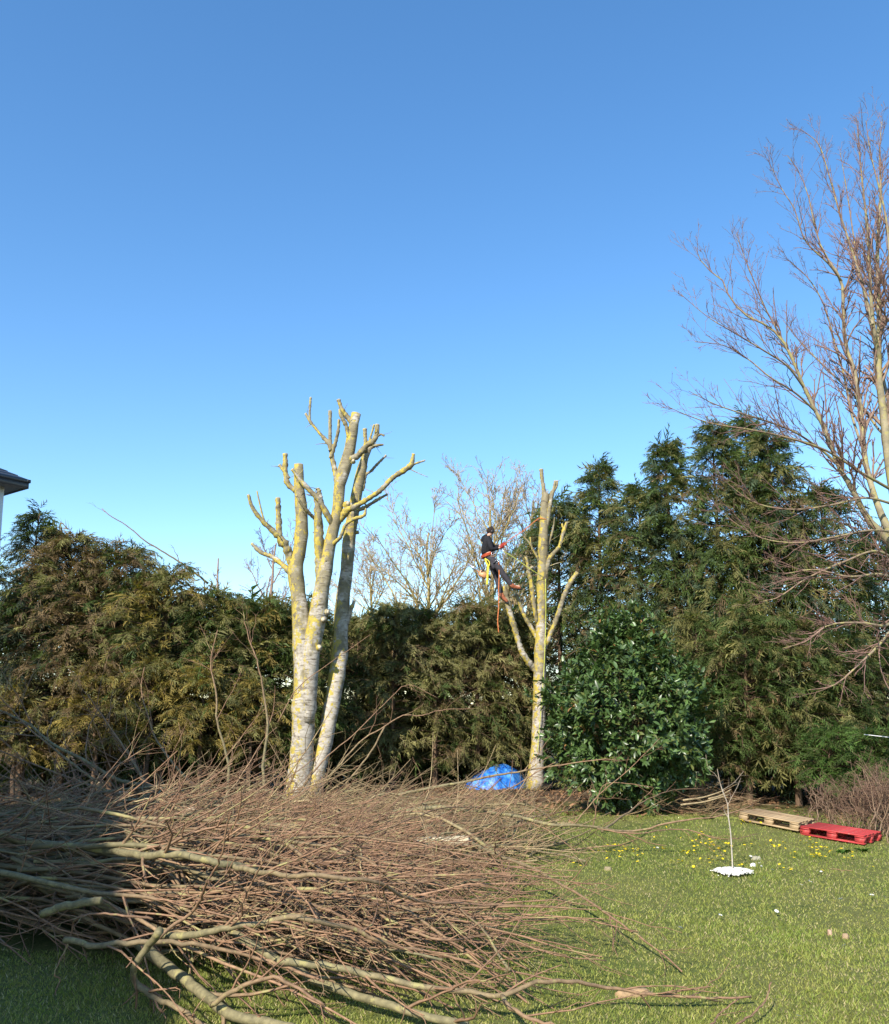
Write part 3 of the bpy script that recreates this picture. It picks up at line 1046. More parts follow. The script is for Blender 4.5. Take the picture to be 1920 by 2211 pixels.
pollard('pollarded_tree', 'slimmer pollarded tree with one pale trunk that the climber is cutting', (b2[0], Y2, 0), Y2, stems2, limbs2, M['bark2'], rngp)

# ------------------------------------------------------------------ bare trees
def bark_tint(rad, thick=A([.25, .215, .14]), thin=A([.21, .125, .10]), r0=.006, r1=.03):
    t = sstep(r0, r1, rad)[:, None]
    return thin * (1 - t) + thick * t


def bare_tree_right():
    rng = np.random.default_rng(11)
    Yb = 15.5
    base = at(1965, 1560, Yb)
    t = thing('bare_tree', 'tall leafless tree with upright reddish twigs at the right edge', 'tree', (base[0], Yb, 0))
    org = A([base[0], Yb, 0])

    def rows(pts):
        return A([[*at(a, b, Yb + dy), w * (.82 if w < 18 else .95) * Yb / FPX / 2] for a, b, dy, w in pts])
    trunk = [(1968, 1790, 0, 60), (1965, 1600, 0, 50), (1958, 1400, 0, 46), (1950, 1280, 0, 44), (1945, 1200, 0, 40), (1938, 1100, .1, 32), (1932, 950, .15, 28), (1935, 800, .2, 24), (1930, 600, .2, 18), (1938, 450, .2, 10), (1936, 340, .2, 5), (1938, 265, .2, 2)]
    limbs = [
        [(1945, 1200, 0, 24), (1914, 1162, -.1, 20), (1873, 1118, -.2, 17), (1841, 1056, -.3, 14), (1812, 1009, -.4, 12), (1786, 937, -.5, 11), (1763, 890, -.55, 10), (1737, 838, -.6, 9), (1715, 783, -.7, 8), (1691, 736, -.7, 8), (1660, 705, -.7, 6), (1610, 680, -.7, 5), (1575, 640, -.7, 4), (1562, 607, -.7, 3.5), (1520, 573, -.7, 2.5), (1501, 532, -.7, 1.5)],
        [(1691, 736, -.7, 6), (1672, 700, -.6, 5), (1654, 668, -.6, 4), (1630, 610, -.6, 3.2), (1608, 555, -.6, 2.2), (1590, 505, -.6, 1.3)],
        [(1940, 1180, 0, 22), (1912, 1130, 0, 18), (1886, 1062, .1, 16), (1868, 989, .2, 15), (1860, 900, .3, 14), (1844, 797, .4, 12), (1827, 749, .4, 11), (1821, 680, .4, 9), (1817, 607, .4, 8), (1776, 539, .5, 5), (1758, 480, .5, 4), (1745, 420, .5, 3.2), (1725, 370, .5, 2.2), (1700, 335, .5, 1.3)],
        [(1818, 607, .4, 7), (1790, 570, .2, 5), (1740, 520, .1, 4), (1715, 450, 0, 3), (1690, 410, 0, 2.4), (1657, 342, 0, 1.4)],
        [(1940, 1120, .1, 22), (1920, 1000, .1, 20), (1909, 895, .1, 19), (1898, 810, .1, 17), (1899, 685, .1, 14), (1895, 539, .1, 10), (1902, 420, .1, 7), (1900, 320, .1, 3), (1905, 260, .1, 1.5)],
        [(1900, 780, .1, 12), (1885, 690, -.2, 10), (1874, 505, -.4, 7), (1859, 360, -.5, 4), (1850, 255, -.6, 1.5)],
        [(1885, 700, -.2, 8), (1866, 624, -.1, 7), (1834, 522, 0, 6), (1813, 458, 0, 5), (1786, 363, 0, 3.5), (1766, 308, 0, 2.5), (1728, 278, 0, 1.5)],
        [(1860, 960, .3, 8), (1838, 890, .6, 7), (1825, 820, .8, 6), (1800, 730, 1.0, 5), (1780, 660, 1.1, 4), (1745, 600, 1.2, 3), (1700, 560, 1.2, 1.5)],
        [(1930, 1060, 0, 9), (1860, 1020, -.5, 7), (1783, 972, -.8, 6), (1700, 945, -1.1, 5), (1623, 928, -1.4, 4), (1540, 915, -1.6, 3), (1480, 895, -1.7, 2), (1443, 878, -1.8, 1.3)],
        [(1812, 1006, -.4, 8), (1775, 972, -.5, 6), (1720, 935, -.8, 5), (1670, 914, -1., 4.5), (1600, 892, -1.2, 3.5), (1545, 873, -1.3, 2.6), (1487, 844, -1.4, 1.3)],
        [(1763, 890, -.55, 6), (1720, 850, -.8, 5), (1660, 812, -1., 4), (1615, 775, -1., 3), (1560, 745, -1., 2.2), (1500, 738, -1., 1.4)],
        [(1737, 838, -.6, 6), (1700, 790, -.9, 5), (1650, 757, -1.1, 4), (1580, 715, -1.2, 3), (1530, 685, -1.2, 2), (1470, 635, -1.2, 1.3)],
        [(1935, 1090, -.1, 8), (1870, 1075, -.5, 6), (1798, 1090, -.8, 5), (1711, 1100, -1., 4), (1630, 1085, -1.1, 3), (1560, 1035, -1.2, 1.5)],
        [(1940, 1150, -.1, 8), (1880, 1145, -.6, 6), (1800, 1160, -.9, 5), (1720, 1172, -1.1, 4), (1640, 1160, -1.2, 3), (1560, 1110, -1.3, 1.4)],
        [(1945, 1215, -.1, 8), (1890, 1190, -.7, 6), (1830, 1210, -1.0, 5), (1740, 1250, -1.2, 4), (1680, 1290, -1.2, 3), (1640, 1300, -1.2, 1.5)],
        [(1950, 1300, -.1, 9), (1915, 1350, -.8, 7), (1860, 1345, -1.1, 6), (1790, 1350, -1.3, 4.5), (1740, 1385, -1.5, 3), (1690, 1400, -1.6, 1.5)],
        [(1950, 1320, -.1, 9), (1905, 1385, -.9, 7), (1860, 1430, -1.2, 5), (1800, 1480, -1.3, 3.5), (1745, 1490, -1.4, 1.5)],
        [(1950, 1260, -.1, 9), (1900, 1240, -.9, 7), (1830, 1245, -1.2, 5), (1760, 1230, -1.3, 3.5), (1690, 1240, -1.4, 1.5)],
        [(1932, 950, .15, 9), (1900, 930, .6, 7), (1850, 860, .9, 6), (1790, 800, 1.2, 4.5), (1730, 740, 1.4, 3), (1690, 690, 1.5, 1.5)],
        [(1933, 850, .15, 10), (1955, 700, -.5, 8), (1985, 500, -.9, 5), (2000, 350, -1.1, 2)],
        [(1945, 1100, .15, 14), (2000, 900, .5, 11), (2060, 700, .8, 8), (2110, 500, 1.0, 4), (2140, 380, 1.1, 1.5)],
        [(1950, 1180, .15, 14), (2030, 1000, -.5, 10), (2120, 830, -.8, 7), (2200, 690, -1.0, 3), (2240, 620, -1.1, 1.5)],
        [(1940, 1000, .15, 12), (1915, 850, .9, 9), (1880, 700, 1.3, 7), (1850, 550, 1.5, 5), (1830, 420, 1.6, 3), (1815, 330, 1.6, 1.5)],
        [(1935, 800, .2, 12), (1925, 650, -.6, 9), (1915, 480, -.9, 6), (1880, 330, -1.0, 3), (1870, 260, -1.0, 1.5)],
    ]
    g = G()
    Q = spline(rows(trunk), 40)
    V, F, rad = tubes(Q[:, :3] - org, Q[:, 3], 12)
    g.add(V, F, bark_tint(rad))
    g.build('trunk', M['lichen_twig'], t)
    g2 = G()
    for L in limbs:
        Q = spline(rows(L), 26)
        P, R = Q[None, :, :3] - org, np.maximum(Q[None, :, 3], .004)
        g = G()
        V, F, rad = tubes(P, R, 7)
        g.add(V, F, bark_tint(rad))
        g.build('limb', M['lichen_twig'], t)
        ln = np.linalg.norm(np.diff(P[0], axis=0), axis=1).sum()
        n1 = int(ln * 6.6) + 3
        P1, R1 = sprout(rng, P, R, n1, .15, 1, (18, 42), .2, 6, up=.22, rf=.5, absl=.95, taper=.45, wob=.09, bend=.12, rmin=.0036, rtip=.5)
        P2, R2 = sprout(rng, P1, R1, 4, .2, 1, (20, 45), .48, 4, up=.16, rf=.7, wob=.1, rmin=.0035, rtip=.6)
        P3, R3 = sprout(rng, P2, R2, 2, .3, 1, (22, 50), .5, 3, up=.1, rf=.8, wob=.1, rmin=.0026, rtip=.7)
        for a_, b_, S in ((P1, R1, 4), (P2, R2, 3), (P3, R3, 3)):
            V, F, rad = tubes(a_, b_, S)
            g2.add(V, F, bark_tint(rad, A([.24, .17, .12])))
    o = g2.build('twigs', M['twig'], t)
    tag(o, kind='stuff')


bare_tree_right()


def far_bare(name, label, px, pybase, pytop, Y, spread, nl, seed, thick, thin, lich=True, fork=.35, upr=.5, dens=1.0, rk=1.0):
    rng = np.random.default_rng(seed)
    p = at(px, pybase, Y)
    ht = at(px, pytop, Y)[2]
    t = thing(name, label, 'tree', (p[0], Y, 0))
    zf = ht * fork
    z = np.linspace(-.1, ht * .9, 14)
    TP = np.stack([rng.normal(size=14).cumsum() * .04, rng.normal(size=14).cumsum() * .04, z], -1)
    TR = .016 * ht * (1 - .9 * z / ht) * rk
    g = G()
    V, F, rad = tubes(TP, TR, 8)
    g.add(V, F, bark_tint(rad, thick, thin, .006, .02))
    mt = M['lichen_twig'] if lich else M['twig']
    g.build('trunk', mt, t)
    P, R = sprout(rng, TP[None], TR[None], nl, fork, .92, (30, 62), .45, 9, up=upr, rf=.6, absl=spread * 1.5, taper=.55, bend=.25, wob=.07, rtip=.25)
    for k in range(nl):
        g = G()
        V, F, rad = tubes(P[k], R[k], 6)
        g.add(V, F, bark_tint(rad, thick, thin, .006, .02))
        g.build('limb', mt, t)
    g = G()
    P1, R1 = sprout(rng, np.concatenate([P]), R, int(15 * dens), .12, 1, (25, 55), .42, 6, up=.15, rf=.55, wob=.09, rmin=.011, rtip=.6, taper=.4, bend=.1)
    P2, R2 = sprout(rng, P1, R1, int(5 * dens), .15, 1, (25, 60), .45, 4, up=.1, rf=.7, wob=.1, rmin=.0085, rtip=.7)
    P3, R3 = sprout(rng, P2, R2, 2, .2, 1, (25, 60), .5, 3, up=.05, rf=.8, wob=.1, rmin=.0065, rtip=.8)
    for a_, b_ in ((P1, R1), (P2, R2), (P3, R3)):
        V, F, rad = tubes(a_, b_, 3)
        g.add(V, F, bark_tint(rad, thick, thin, .006, .02))
    tag(g.build('twigs', mt, t), kind='stuff')


YT, RT = A([.40, .31, .12]), A([.40, .30, .21])
far_bare('bare_tree', 'far leafless tree with a yellowish forked trunk left of the climber', 925, 1330, 1100, 31, 2.8, 18, 5, YT, RT, True, .40, .15)
far_bare('bare_tree', 'far leafless many stemmed tree right behind the climber', 1050, 1330, 1040, 30, 2.7, 24, 6, YT, RT, True, .30, .22)
far_bare('bare_tree', 'far leafless tree showing above the slimmer pollarded tree', 1160, 1330, 1020, 31, 2.5, 18, 8, A([.30, .24, .14]), RT, True, .32, .25)
far_bare('bare_tree', 'faint leafless tree top left of the large pollarded tree', 590, 1330, 1120, 33, 1.8, 10, 9, A([.28, .2, .15]), A([.27, .18, .15]), False, .4, .5, .8)
far_bare('bare_tree', 'small leafless tree top in the gap of the left hedge', 478, 1330, 1160, 32, 1.2, 8, 10, A([.3, .22, .17]), A([.29, .2, .17]), False, .4, .6, .7)
far_bare('bare_tree', 'leafless tree top between the two pollarded trees', 805, 1330, 1190, 33, 2.2, 12, 14, YT, RT, True, .4, .15)

# ------------------------------------------------------------------ blue tarp heap
def tarp():
    c = at(1066, 1690, 23.2)
    sc_ = .95
    rng = np.random.default_rng(4)
    m, nt, p = new_mat('blue_tarpaulin')
    v = objvec(nt)
    n = noise(nt, 7, 5, .6, v)
    nt.links.new(ramp(nt, [(.38, (.010, .085, .40)), (.5, (.03, .20, .66)), (.7, (.13, .36, .80))], n), p.inputs['Base Color'])
    p.inputs['Roughness'].default_value = .38
    p.inputs['Specular IOR Level'].default_value = .5
    bump(nt, p, noise(nt, 26, 4, .6, v, .6), .5, .02)
    N_, K_ = 72, 26
    th = np.linspace(0, 2 * pi, N_, endpoint=False)
    rr = np.linspace(0, 1, K_)
    TH, RR = np.meshgrid(th, rr, indexing='ij')
    ex, ey = .80, .7
    X = RR * ex * np.cos(TH) * (1 + .1 * np.sin(3 * TH + 1) + .06 * np.sin(7 * TH))
    Yy = RR * ey * np.sin(TH) * (1 + .1 * np.sin(2 * TH))
    prof = np.clip(1 - RR**2.8, 0, 1)**.8
    tall = .36 + .24 * sstep(-.6, .4, X)
    Z = tall * prof
    fold = np.sin(TH * 11 + 3 * np.sin(TH * 2)) * .5 + np.sin(TH * 19 + RR * 4) * .3
    Z += .045 * fold * RR * (1 - RR**6) + .03 * np.sin(X * 17 + 3 * Yy) * np.sin(Yy * 13 - 2 * X)
    X += .03 * fold * RR * np.cos(TH); Yy += .03 * fold * RR * np.sin(TH)
    V = np.stack([X, Yy, np.maximum(Z, .012 + .01 * RR) * 1.12], -1) * sc_
    idx = np.arange(N_ * K_).reshape(N_, K_)
    a = idx[:, :-1]; b = np.roll(idx, -1, 0)[:, :-1]; c2 = np.roll(idx, -1, 0)[:, 1:]; d = idx[:, 1:]
    F = np.concatenate([np.stack([a, d, c2], -1).reshape(-1, 3), np.stack([a, c2, b], -1).reshape(-1, 3)])
    o = obj('tarpaulin', make_mesh('tarpaulin', V.reshape(-1, 3), F), m, None, (c[0], c[1], 0))
    tag(o, 'crumpled bright blue tarpaulin covering a heap beside the climbed tree', 'tarpaulin')


tarp()

# ------------------------------------------------------------------ pallets
def bevel_box(l, w, h, b=.006, rng=None, wob=0.0):
    """box with chamfered edges along its length: 8-gon section"""
    sec = A([[-w / 2 + b, -h / 2], [w / 2 - b, -h / 2], [w / 2, -h / 2 + b], [w / 2, h / 2 - b], [w / 2 - b, h / 2], [-w / 2 + b, h / 2], [-w / 2, h / 2 - b], [-w / 2, -h / 2 + b]])
    V = np.concatenate([np.c_[np.full(8, -l / 2), sec], np.c_[np.full(8, l / 2), sec]])
    F = []
    for i in range(8):
        j = (i + 1) % 8
        F += [[i, 8 + i, 8 + j], [i, 8 + j, j]]
    for i in range(1, 7):
        F += [[0, i, i + 1], [8, 8 + i + 1, 8 + i]]
    return V, A(F)


def painted_wood(name, col, wear, wearcol):
    m, nt, p = new_mat(name)
    v = objvec(nt, (2, 18, 18))
    n = noise(nt, 3.0, 5, .65, v)
    c = ramp(nt, [(.25, tuple(x * .55 for x in col)), (.6, col), (.85, tuple(min(1, x * 1.35) for x in col))], n)
    n2 = noise(nt, 11, 5, .7, objvec(nt))
    c = mix(nt, ramp(nt, [(wear, (0, 0, 0)), (wear + .06, (1, 1, 1))], n2), c, wearcol)
    nt.links.new(c, p.inputs['Base Color'])
    p.inputs['Roughness'].default_value = .7
    bump(nt, p, n, .4, .004)
    return m


M['pallet_red'] = painted_wood('red_painted_pallet_wood', (.44, .040, .038), .60, (.30, .13, .10))
M['pallet_wood'] = painted_wood('weathered_pallet_wood', (.40, .28, .15), .66, (.27, .22, .16))


def pallet(label, loc, yaw, tilt, mat, seed):
    rng = np.random.default_rng(seed)
    t = thing('pallet', label, 'pallet', loc, 'pallets lying end to end at the hedge')
    t.rotation_euler = (tilt[0], tilt[1], yaw)
    cache = {}

    def board(name, l, w, h, x, y, z, along='x'):
        k = (name, l, w, h)
        if k not in cache:
            V, F = bevel_box(l, w, h)
            cache[k] = make_mesh(name, V, F, None, False)
        o = obj(name, cache[k], mat, t, (x + rng.normal() * .004, y + rng.normal() * .002, z))
        if along == 'y':
            o.rotation_euler = (0, 0, pi / 2)
        o.rotation_euler.z += rng.normal() * .006
        return o
    Lp, Wp = .92, .66
    for y in (-Wp / 2 + .05, 0, Wp / 2 - .05):                        # bottom skids along the long side
        board('skid_board', Lp, .095, .022, 0, y, .011)
        for x in (-Lp / 2 + .065, 0, Lp / 2 - .065):
            board('block', .13, .095, .066, x, y, .022 + .0335)
    for x in (-Lp / 2 + .065, 0, Lp / 2 - .065):                    # stringer boards across
        board('stringer_board', Wp, .13, .022, x, 0, .1005, 'y')
    for k in range(5):
        board('deck_board', Lp, .112, .022, 0, (k - 2) * (Wp - .112) / 4, .1235)
    return t


# long sides run from far left to near right
pa, pb = atz(1733, 1811, 0), atz(1868, 1828, 0)
ydir = math.atan2(pb[1] - pa[1], pb[0] - pa[0])


def place_pallet(label, corner_px, mat, seed, yaw, tilt):
    p = atz(*corner_px, 0)                     # near right bottom corner of the front face
    c_, s_ = cos(yaw), sin(yaw)
    cx = p[0] - .46 * c_ - .33 * s_
    cy = p[1] - .46 * s_ + .33 * c_
    return pallet(label, (cx, cy, gz(cx, cy) + .02), yaw, tilt, mat, seed)


PYAW = radians(-46)
place_pallet('red painted wooden pallet at the hedge, the nearer of the two', (1866, 1829), M['pallet_red'], 1, PYAW, (0, radians(3.5)))
q_ = atz(1866, 1829, 0)
far_corner = (q_[0] - .95 * cos(PYAW), q_[1] - .95 * sin(PYAW))


def pallet_at(label, corner, mat, seed, yaw):
    c_, s_ = cos(yaw), sin(yaw)
    cx = corner[0] - .46 * c_ - .33 * s_
    cy = corner[1] - .46 * s_ + .33 * c_
    pallet(label, (cx, cy, gz(cx, cy) + .03), yaw, (0, radians(6)), mat, seed)


pallet_at('bare weathered wood pallet touching the far end of the red pallet', far_corner, M['pallet_wood'], 2, PYAW + radians(3))

# ------------------------------------------------------------------ sapling with pebble ring
def sapling():
    b = atz(1583, 1886, 0)
    b[2] = gz(b[0], b[1])
    rng = np.random.default_rng(15)
    Yb = b[1]
    t = thing('sapling', 'thin leafless sapling planted in a ring of white pebbles on the lawn', 'sapling', b)
    g = G()
    rows = A([[*at(px, py, Yb + dy), r] for px, py, dy, r in [(1583, 1893, 0, .0095), (1581, 1850, 0, .0085), (1578, 1800, 0, .008), (1573, 1762, 0, .0075), (1571, 1735, 0, .0055), (1562, 1712, .02, .006), (1555, 1690, .03, .005), (1549, 1660, .04, .0035)]])
    Q = spline(rows, 22)
    P, R = Q[None, :, :3] - b, Q[None, :, 3]
    V, F, rad = tubes(P, R, 7)
    g.add(V, F, bark_tint(rad, A([.42, .38, .32]), A([.30, .24, .18]), .003, .009))
    g.build('stem', M['twig'], t)
    for pts in ([(1571, 1740, 0, .0042), (1580, 1722, 0, .0036), (1592, 1700, 0, .003), (1600, 1680, .03, .002)],
                [(1573, 1765, 0, .006), (1566, 1755, 0, .005), (1562, 1742, -.02, .003)],
                [(1556, 1692, .03, .004), (1545, 1672, 0, .003), (1530, 1660, 0, .0025), (1524, 1630, 0, .002)],
                [(1560, 1706, .02, .004), (1585, 1690, .05, .003), (1606, 1665, .08, .002)]):
        Q = spline(A([[*at(a, c_, Yb + d), r] for a, c_, d, r in pts]), 9)
        P, R = Q[None, :, :3] - b, Q[None, :, 3]
        g = G()
        V, F, rad = tubes(P, R, 5)
        g.add(V, F, bark_tint(rad, A([.42, .38, .32]), A([.30, .24, .18]), .003, .009))
        P1, R1 = sprout(rng, P, R, 4, .2, 1, (25, 55), .4, 4, rf=.7, rmin=.0018)
        V, F, rad = tubes(P1, R1, 3)
        g.add(V, F, (.28, .22, .17))
        g.build('twig', M['twig'], t)
    # pebbles
    n = 1300
    a = rng.uniform(0, 2 * pi, n)
    r = np.sqrt(rng.random(n)) * (.195 + .03 * rng.random(n) + .018 * np.sin(3 * a + 1) + .014 * np.sin(7 * a)) * np.where(rng.random(n) < .05, 1.25, 1)
    x = r * np.cos(a) * 1.0 + .0; y = r * np.sin(a) * .95
    z = .03 + .035 * (1 - (r / .26)**2) + rng.uniform(-.01, .012, n)
    ph = (1 + 5**.5) / 2
    T = nrm(A([[-1, ph, 0], [1, ph, 0], [-1, -ph, 0], [1, -ph, 0], [0, -1, ph], [0, 1, ph], [0, -1, -ph], [0, 1, -ph], [ph, 0, -1], [ph, 0, 1], [-ph, 0, -1], [-ph, 0, 1]]))
    TF = A([[0, 11, 5], [0, 5, 1], [0, 1, 7], [0, 7, 10], [0, 10, 11], [1, 5, 9], [5, 11, 4], [11, 10, 2], [10, 7, 6], [7, 1, 8], [3, 9, 4], [3, 4, 2], [3, 2, 6], [3, 6, 8], [3, 8, 9], [4, 9, 5], [2, 4, 11], [6, 2, 10], [8, 6, 7], [9, 8, 1]])
    sc = rng.uniform(.006, .0135, (n, 1, 3)) * A([1.2, 1, .8])
    V = A([b[0], b[1], b[2]]) + np.stack([x, y, z], -1)[:, None] + T[None] * sc * rng.uniform(.8, 1.2, (n, 12, 1))
    F = (TF[None] + (np.arange(n) * 12)[:, None, None]).reshape(-1, 3)
    C = np.repeat(A([.74, .72, .66]) * rng.uniform(.6, 1.1, (n, 1)), 12, 0)
    g = G()
    g.add(V.reshape(-1, 3), F, np.minimum(C, .86))
    m, nt, p = new_mat('white_pebble_stone')
    at_ = nd(nt, 'ShaderNodeAttribute', attribute_name='tint')
    nt.links.new(at_.outputs['Color'], p.inputs['Base Color'])
    p.inputs['Roughness'].default_value = .6
    o = g.build('pebbles', m)
    tag(o, 'round bed of small white pebbles about the foot of the sapling', 'pebbles', kind='stuff')


sapling()

# ------------------------------------------------------------------ brush pile
RED, OLG = A([.235, .138, .084]), A([.185, .162, .088])


def pile_tint(rad, rng=None):
    t = sstep(.006, .024, rad)[:, None]
    return RED * (1 - t) + OLG * t


def branch_variant(seed, kind, K=10):
    """unit branch: 1 m long along +x from its butt, radii scaled for ~3.5 m"""
    rng = np.random.default_rng(seed)
    s = np.linspace(0, 1, K)
    P = np.zeros((1, K, 3))
    P[0, :, 0] = s
    P[0, :, 1] = rng.normal() * .08 * s**2 + rng.normal() * .06 * np.sin(s * pi) + np.cumsum(rng.normal(size=K)) * .010
    P[0, :, 2] = rng.normal() * .05 * s**2 + rng.normal() * .04 * np.sin(s * pi * 1.5) + np.cumsum(rng.normal(size=K)) * .008
    r0 = {'rod': rng.uniform(.0028, .0048), 'mid': rng.uniform(.0045, .0075), 'thick': rng.uniform(.0065, .0105), 'dry': rng.uniform(.003, .007)}[kind]
    tw = {'rod': 4, 'mid': 7, 'thick': 6, 'dry': 9}[kind]
    R = (r0 * (1 - s)**.9 + .0013)[None]
    P1, R1 = sprout(rng, P, R, tw, .2, .95, (14, 48), .42, 6, up=.03, rf=.6, rtip=.35, wob=.05, taper=.55, flat=.35, rmin=.0015, bend=.02)
    P2, R2 = sprout(rng, P1, R1, 3 if kind == 'dry' else 2, .2, .95, (20, 60), .35, 4, up=.02, rf=.7, rtip=.5, wob=.10, flat=.2, rmin=.0009)
    g = G()
    for a_, b_, S, cap in ((P, R, 6, True), (P1, R1, 4, False), (P2, R2, 3, False)):
        V, F, rad = tubes(a_, b_, S, cap)
        C = pile_tint(rad * 3.6)
        if kind == 'dry':
            C = C * .35 + A([.30, .235, .125]) * .65
        g.add(V, F, C * rng.uniform(.8, 1.2))
    return g.arrays()


KINDS = ['rod'] * 12 + ['mid'] * 10 + ['thick'] * 6 + ['dry'] * 12
VAR = [branch_variant(100 + k, kd) for k, kd in enumerate(KINDS)]
VI = {kd: [i for i, q in enumerate(KINDS) if q == kd] for kd in set(KINDS)}
VARM = []


def H(x, y):
    """height of the heap of cut branches"""
    x = np.asarray(x, float); y = np.asarray(y, float)
    main = .92 * np.exp(-((x + 3.4) / 3.1)**2 - 0 * y) * sstep(5.7, 7.6, y + .12 * x) * sstep(13.2, 10.2, y)
    tail = .40 * sstep(1.9, -.6, x) * sstep(5.2, 6.6, y + .25 * (x + 1)) * sstep(12.5, 9.5, y)
    mid = .34 * sstep(2.6, .2, x) * sstep(-7.5, -2.0, x) * sstep(10.5, 12.5, y) * sstep(18.6, 15.5, y)
    return np.maximum(np.maximum(main, tail), mid)


def build_pile():
    rng = np.random.default_rng(42)
    cand = []
    for zone, n in (('main', 370), ('mid', 220), ('tips', 140), ('cross', 230)):
        for _ in range(n):
            if zone == 'main':
                y = rng.uniform(6.3, 12.0); x = rng.normal(-3.0, 1.8)
                yaw = radians(-9 + (y - 9) * 4.5 + np.clip(rng.normal() * 20, -42, 42))
                L = rng.uniform(1.8, 4.4)
                lim = -.25 + rng.exponential(.4)
                vk = rng.choice(['rod', 'mid', 'thick', 'dry'], p=[.34, .40, .20, .06] if x < -2.0 else [.58, .30, .04, .08])
            elif zone == 'mid':
                y = rng.uniform(11.5, 17.6); x = rng.uniform(-3.0, 1.2)
                yaw = radians(rng.normal() * 32 + 8 + (180 if rng.random() < .3 else 0))
                L = rng.uniform(1.6, 3.2)
                lim = 1.7 + rng.exponential(.3)
                vk = rng.choice(['rod', 'mid', 'thick', 'dry'], p=[.1, .1, .06, .74])
            elif zone == 'cross':
                y = rng.uniform(6.2, 11.5); x = rng.normal(-2.2, 1.5)
                yaw = rng.uniform(0, 2 * pi)
                L = rng.uniform(.6, 1.7)
                lim = .4
                vk = rng.choice(['dry', 'mid', 'rod'], p=[.25, .4, .35])
            else:
                y = rng.uniform(6.0, 10.5); x = rng.uniform(-2.4, .0)
                yaw = radians(-16 + (y - 8) * 5 + rng.normal() * 8)
                L = rng.uniform(2.2, 3.6)
                lim = .9 + rng.exponential(.45)
                vk = rng.choice(['rod', 'mid'], p=[.75, .25])
            x = min(x, lim - .5 * L * abs(cos(yaw)))
            vi_ = VI[vk][int(rng.integers(len(VI[vk])))]
            t = rng.random()**.6
            bx, by = x - .5 * L * cos(yaw), y - .5 * L * sin(yaw)
            tx, ty = x + .5 * L * cos(yaw), y + .5 * L * sin(yaw)
            if zone != 'mid':
                near = max(5.6 - .5 * min(bx, 0) - by, 5.35 - .5 * min(tx, 0) - ty, 0) + rng.exponential(.12)
                y += near; by += near; ty += near
            if by < 5.3 or ty < 4.7:
                continue
            zb = t * float(H(bx, by)) + .03
            ztp = t * float(H(tx, ty)) + .06 + (rng.random() < .14) * rng.uniform(.0, .45)
            pitch = math.asin(max(-.5, min(.5, (ztp - zb) / L)))
            if zone == 'cross':
                t = .95
                zb = float(H(bx, by)) + .05
                pitch = rng.normal() * .25
            cand.append((t + .35 * (zone == 'tips') - .25 * (zone == 'cross') + .05 * (12 - y), zone, bx, by, zb, yaw, pitch, rng.uniform(-.5, .5), L, vi_, rng.uniform(.75, 1.25)))
    cand.sort(key=lambda c: -c[0])
    for k, (V, F, C) in enumerate(VAR):
        me = make_mesh('cut_branch', V, F, C)
        me.materials.append(M['branch'])
        VARM.append(me)
    nI = 250
    lab = {'cross': 'short twiggy branch lying crosswise on top of the front heap', 'main': 'long cut branch with reddish side twigs lying in the front heap of brushwood',
           'tips': 'slender cut branch whose reddish tips fan out over the lawn from the front heap',
           'mid': 'cut branch with fine twigs in the low far heap before the pollarded trees'}
    grp = {'cross': 'twiggy branches crosswise on the front heap', 'main': 'cut branches in the front heap', 'tips': 'cut branches fanning over the lawn', 'mid': 'cut branches in the far heap'}
    from mathutils import Euler, Matrix
    g = G()
    for i, (_, zone, bx, by, zb, yaw, pitch, roll, L, vi, th) in enumerate(cand):
        e = Euler((roll, -pitch, yaw), 'XYZ')
        if i < nI:
            o = bpy.data.objects.new('cut_branch', VARM[vi])
            COL.objects.link(o)
            o.location = (bx, by, zb + gz(bx, by))
            o.rotation_euler = e
            o.scale = (L, L, L)
            tag(o, lab[zone], 'branch', grp[zone])
        else:
            V, F, C = VAR[vi]
            Mx = np.array(e.to_matrix())
            g.add((V * L) @ Mx.T + A([bx, by, zb + gz(bx, by)]), F, C * th)
    o = g.build('brushwood', M['branch'])
    tag(o, 'dense mass of smaller cut branches and twigs filling the heaps on the lawn', kind='stuff')


build_pile()


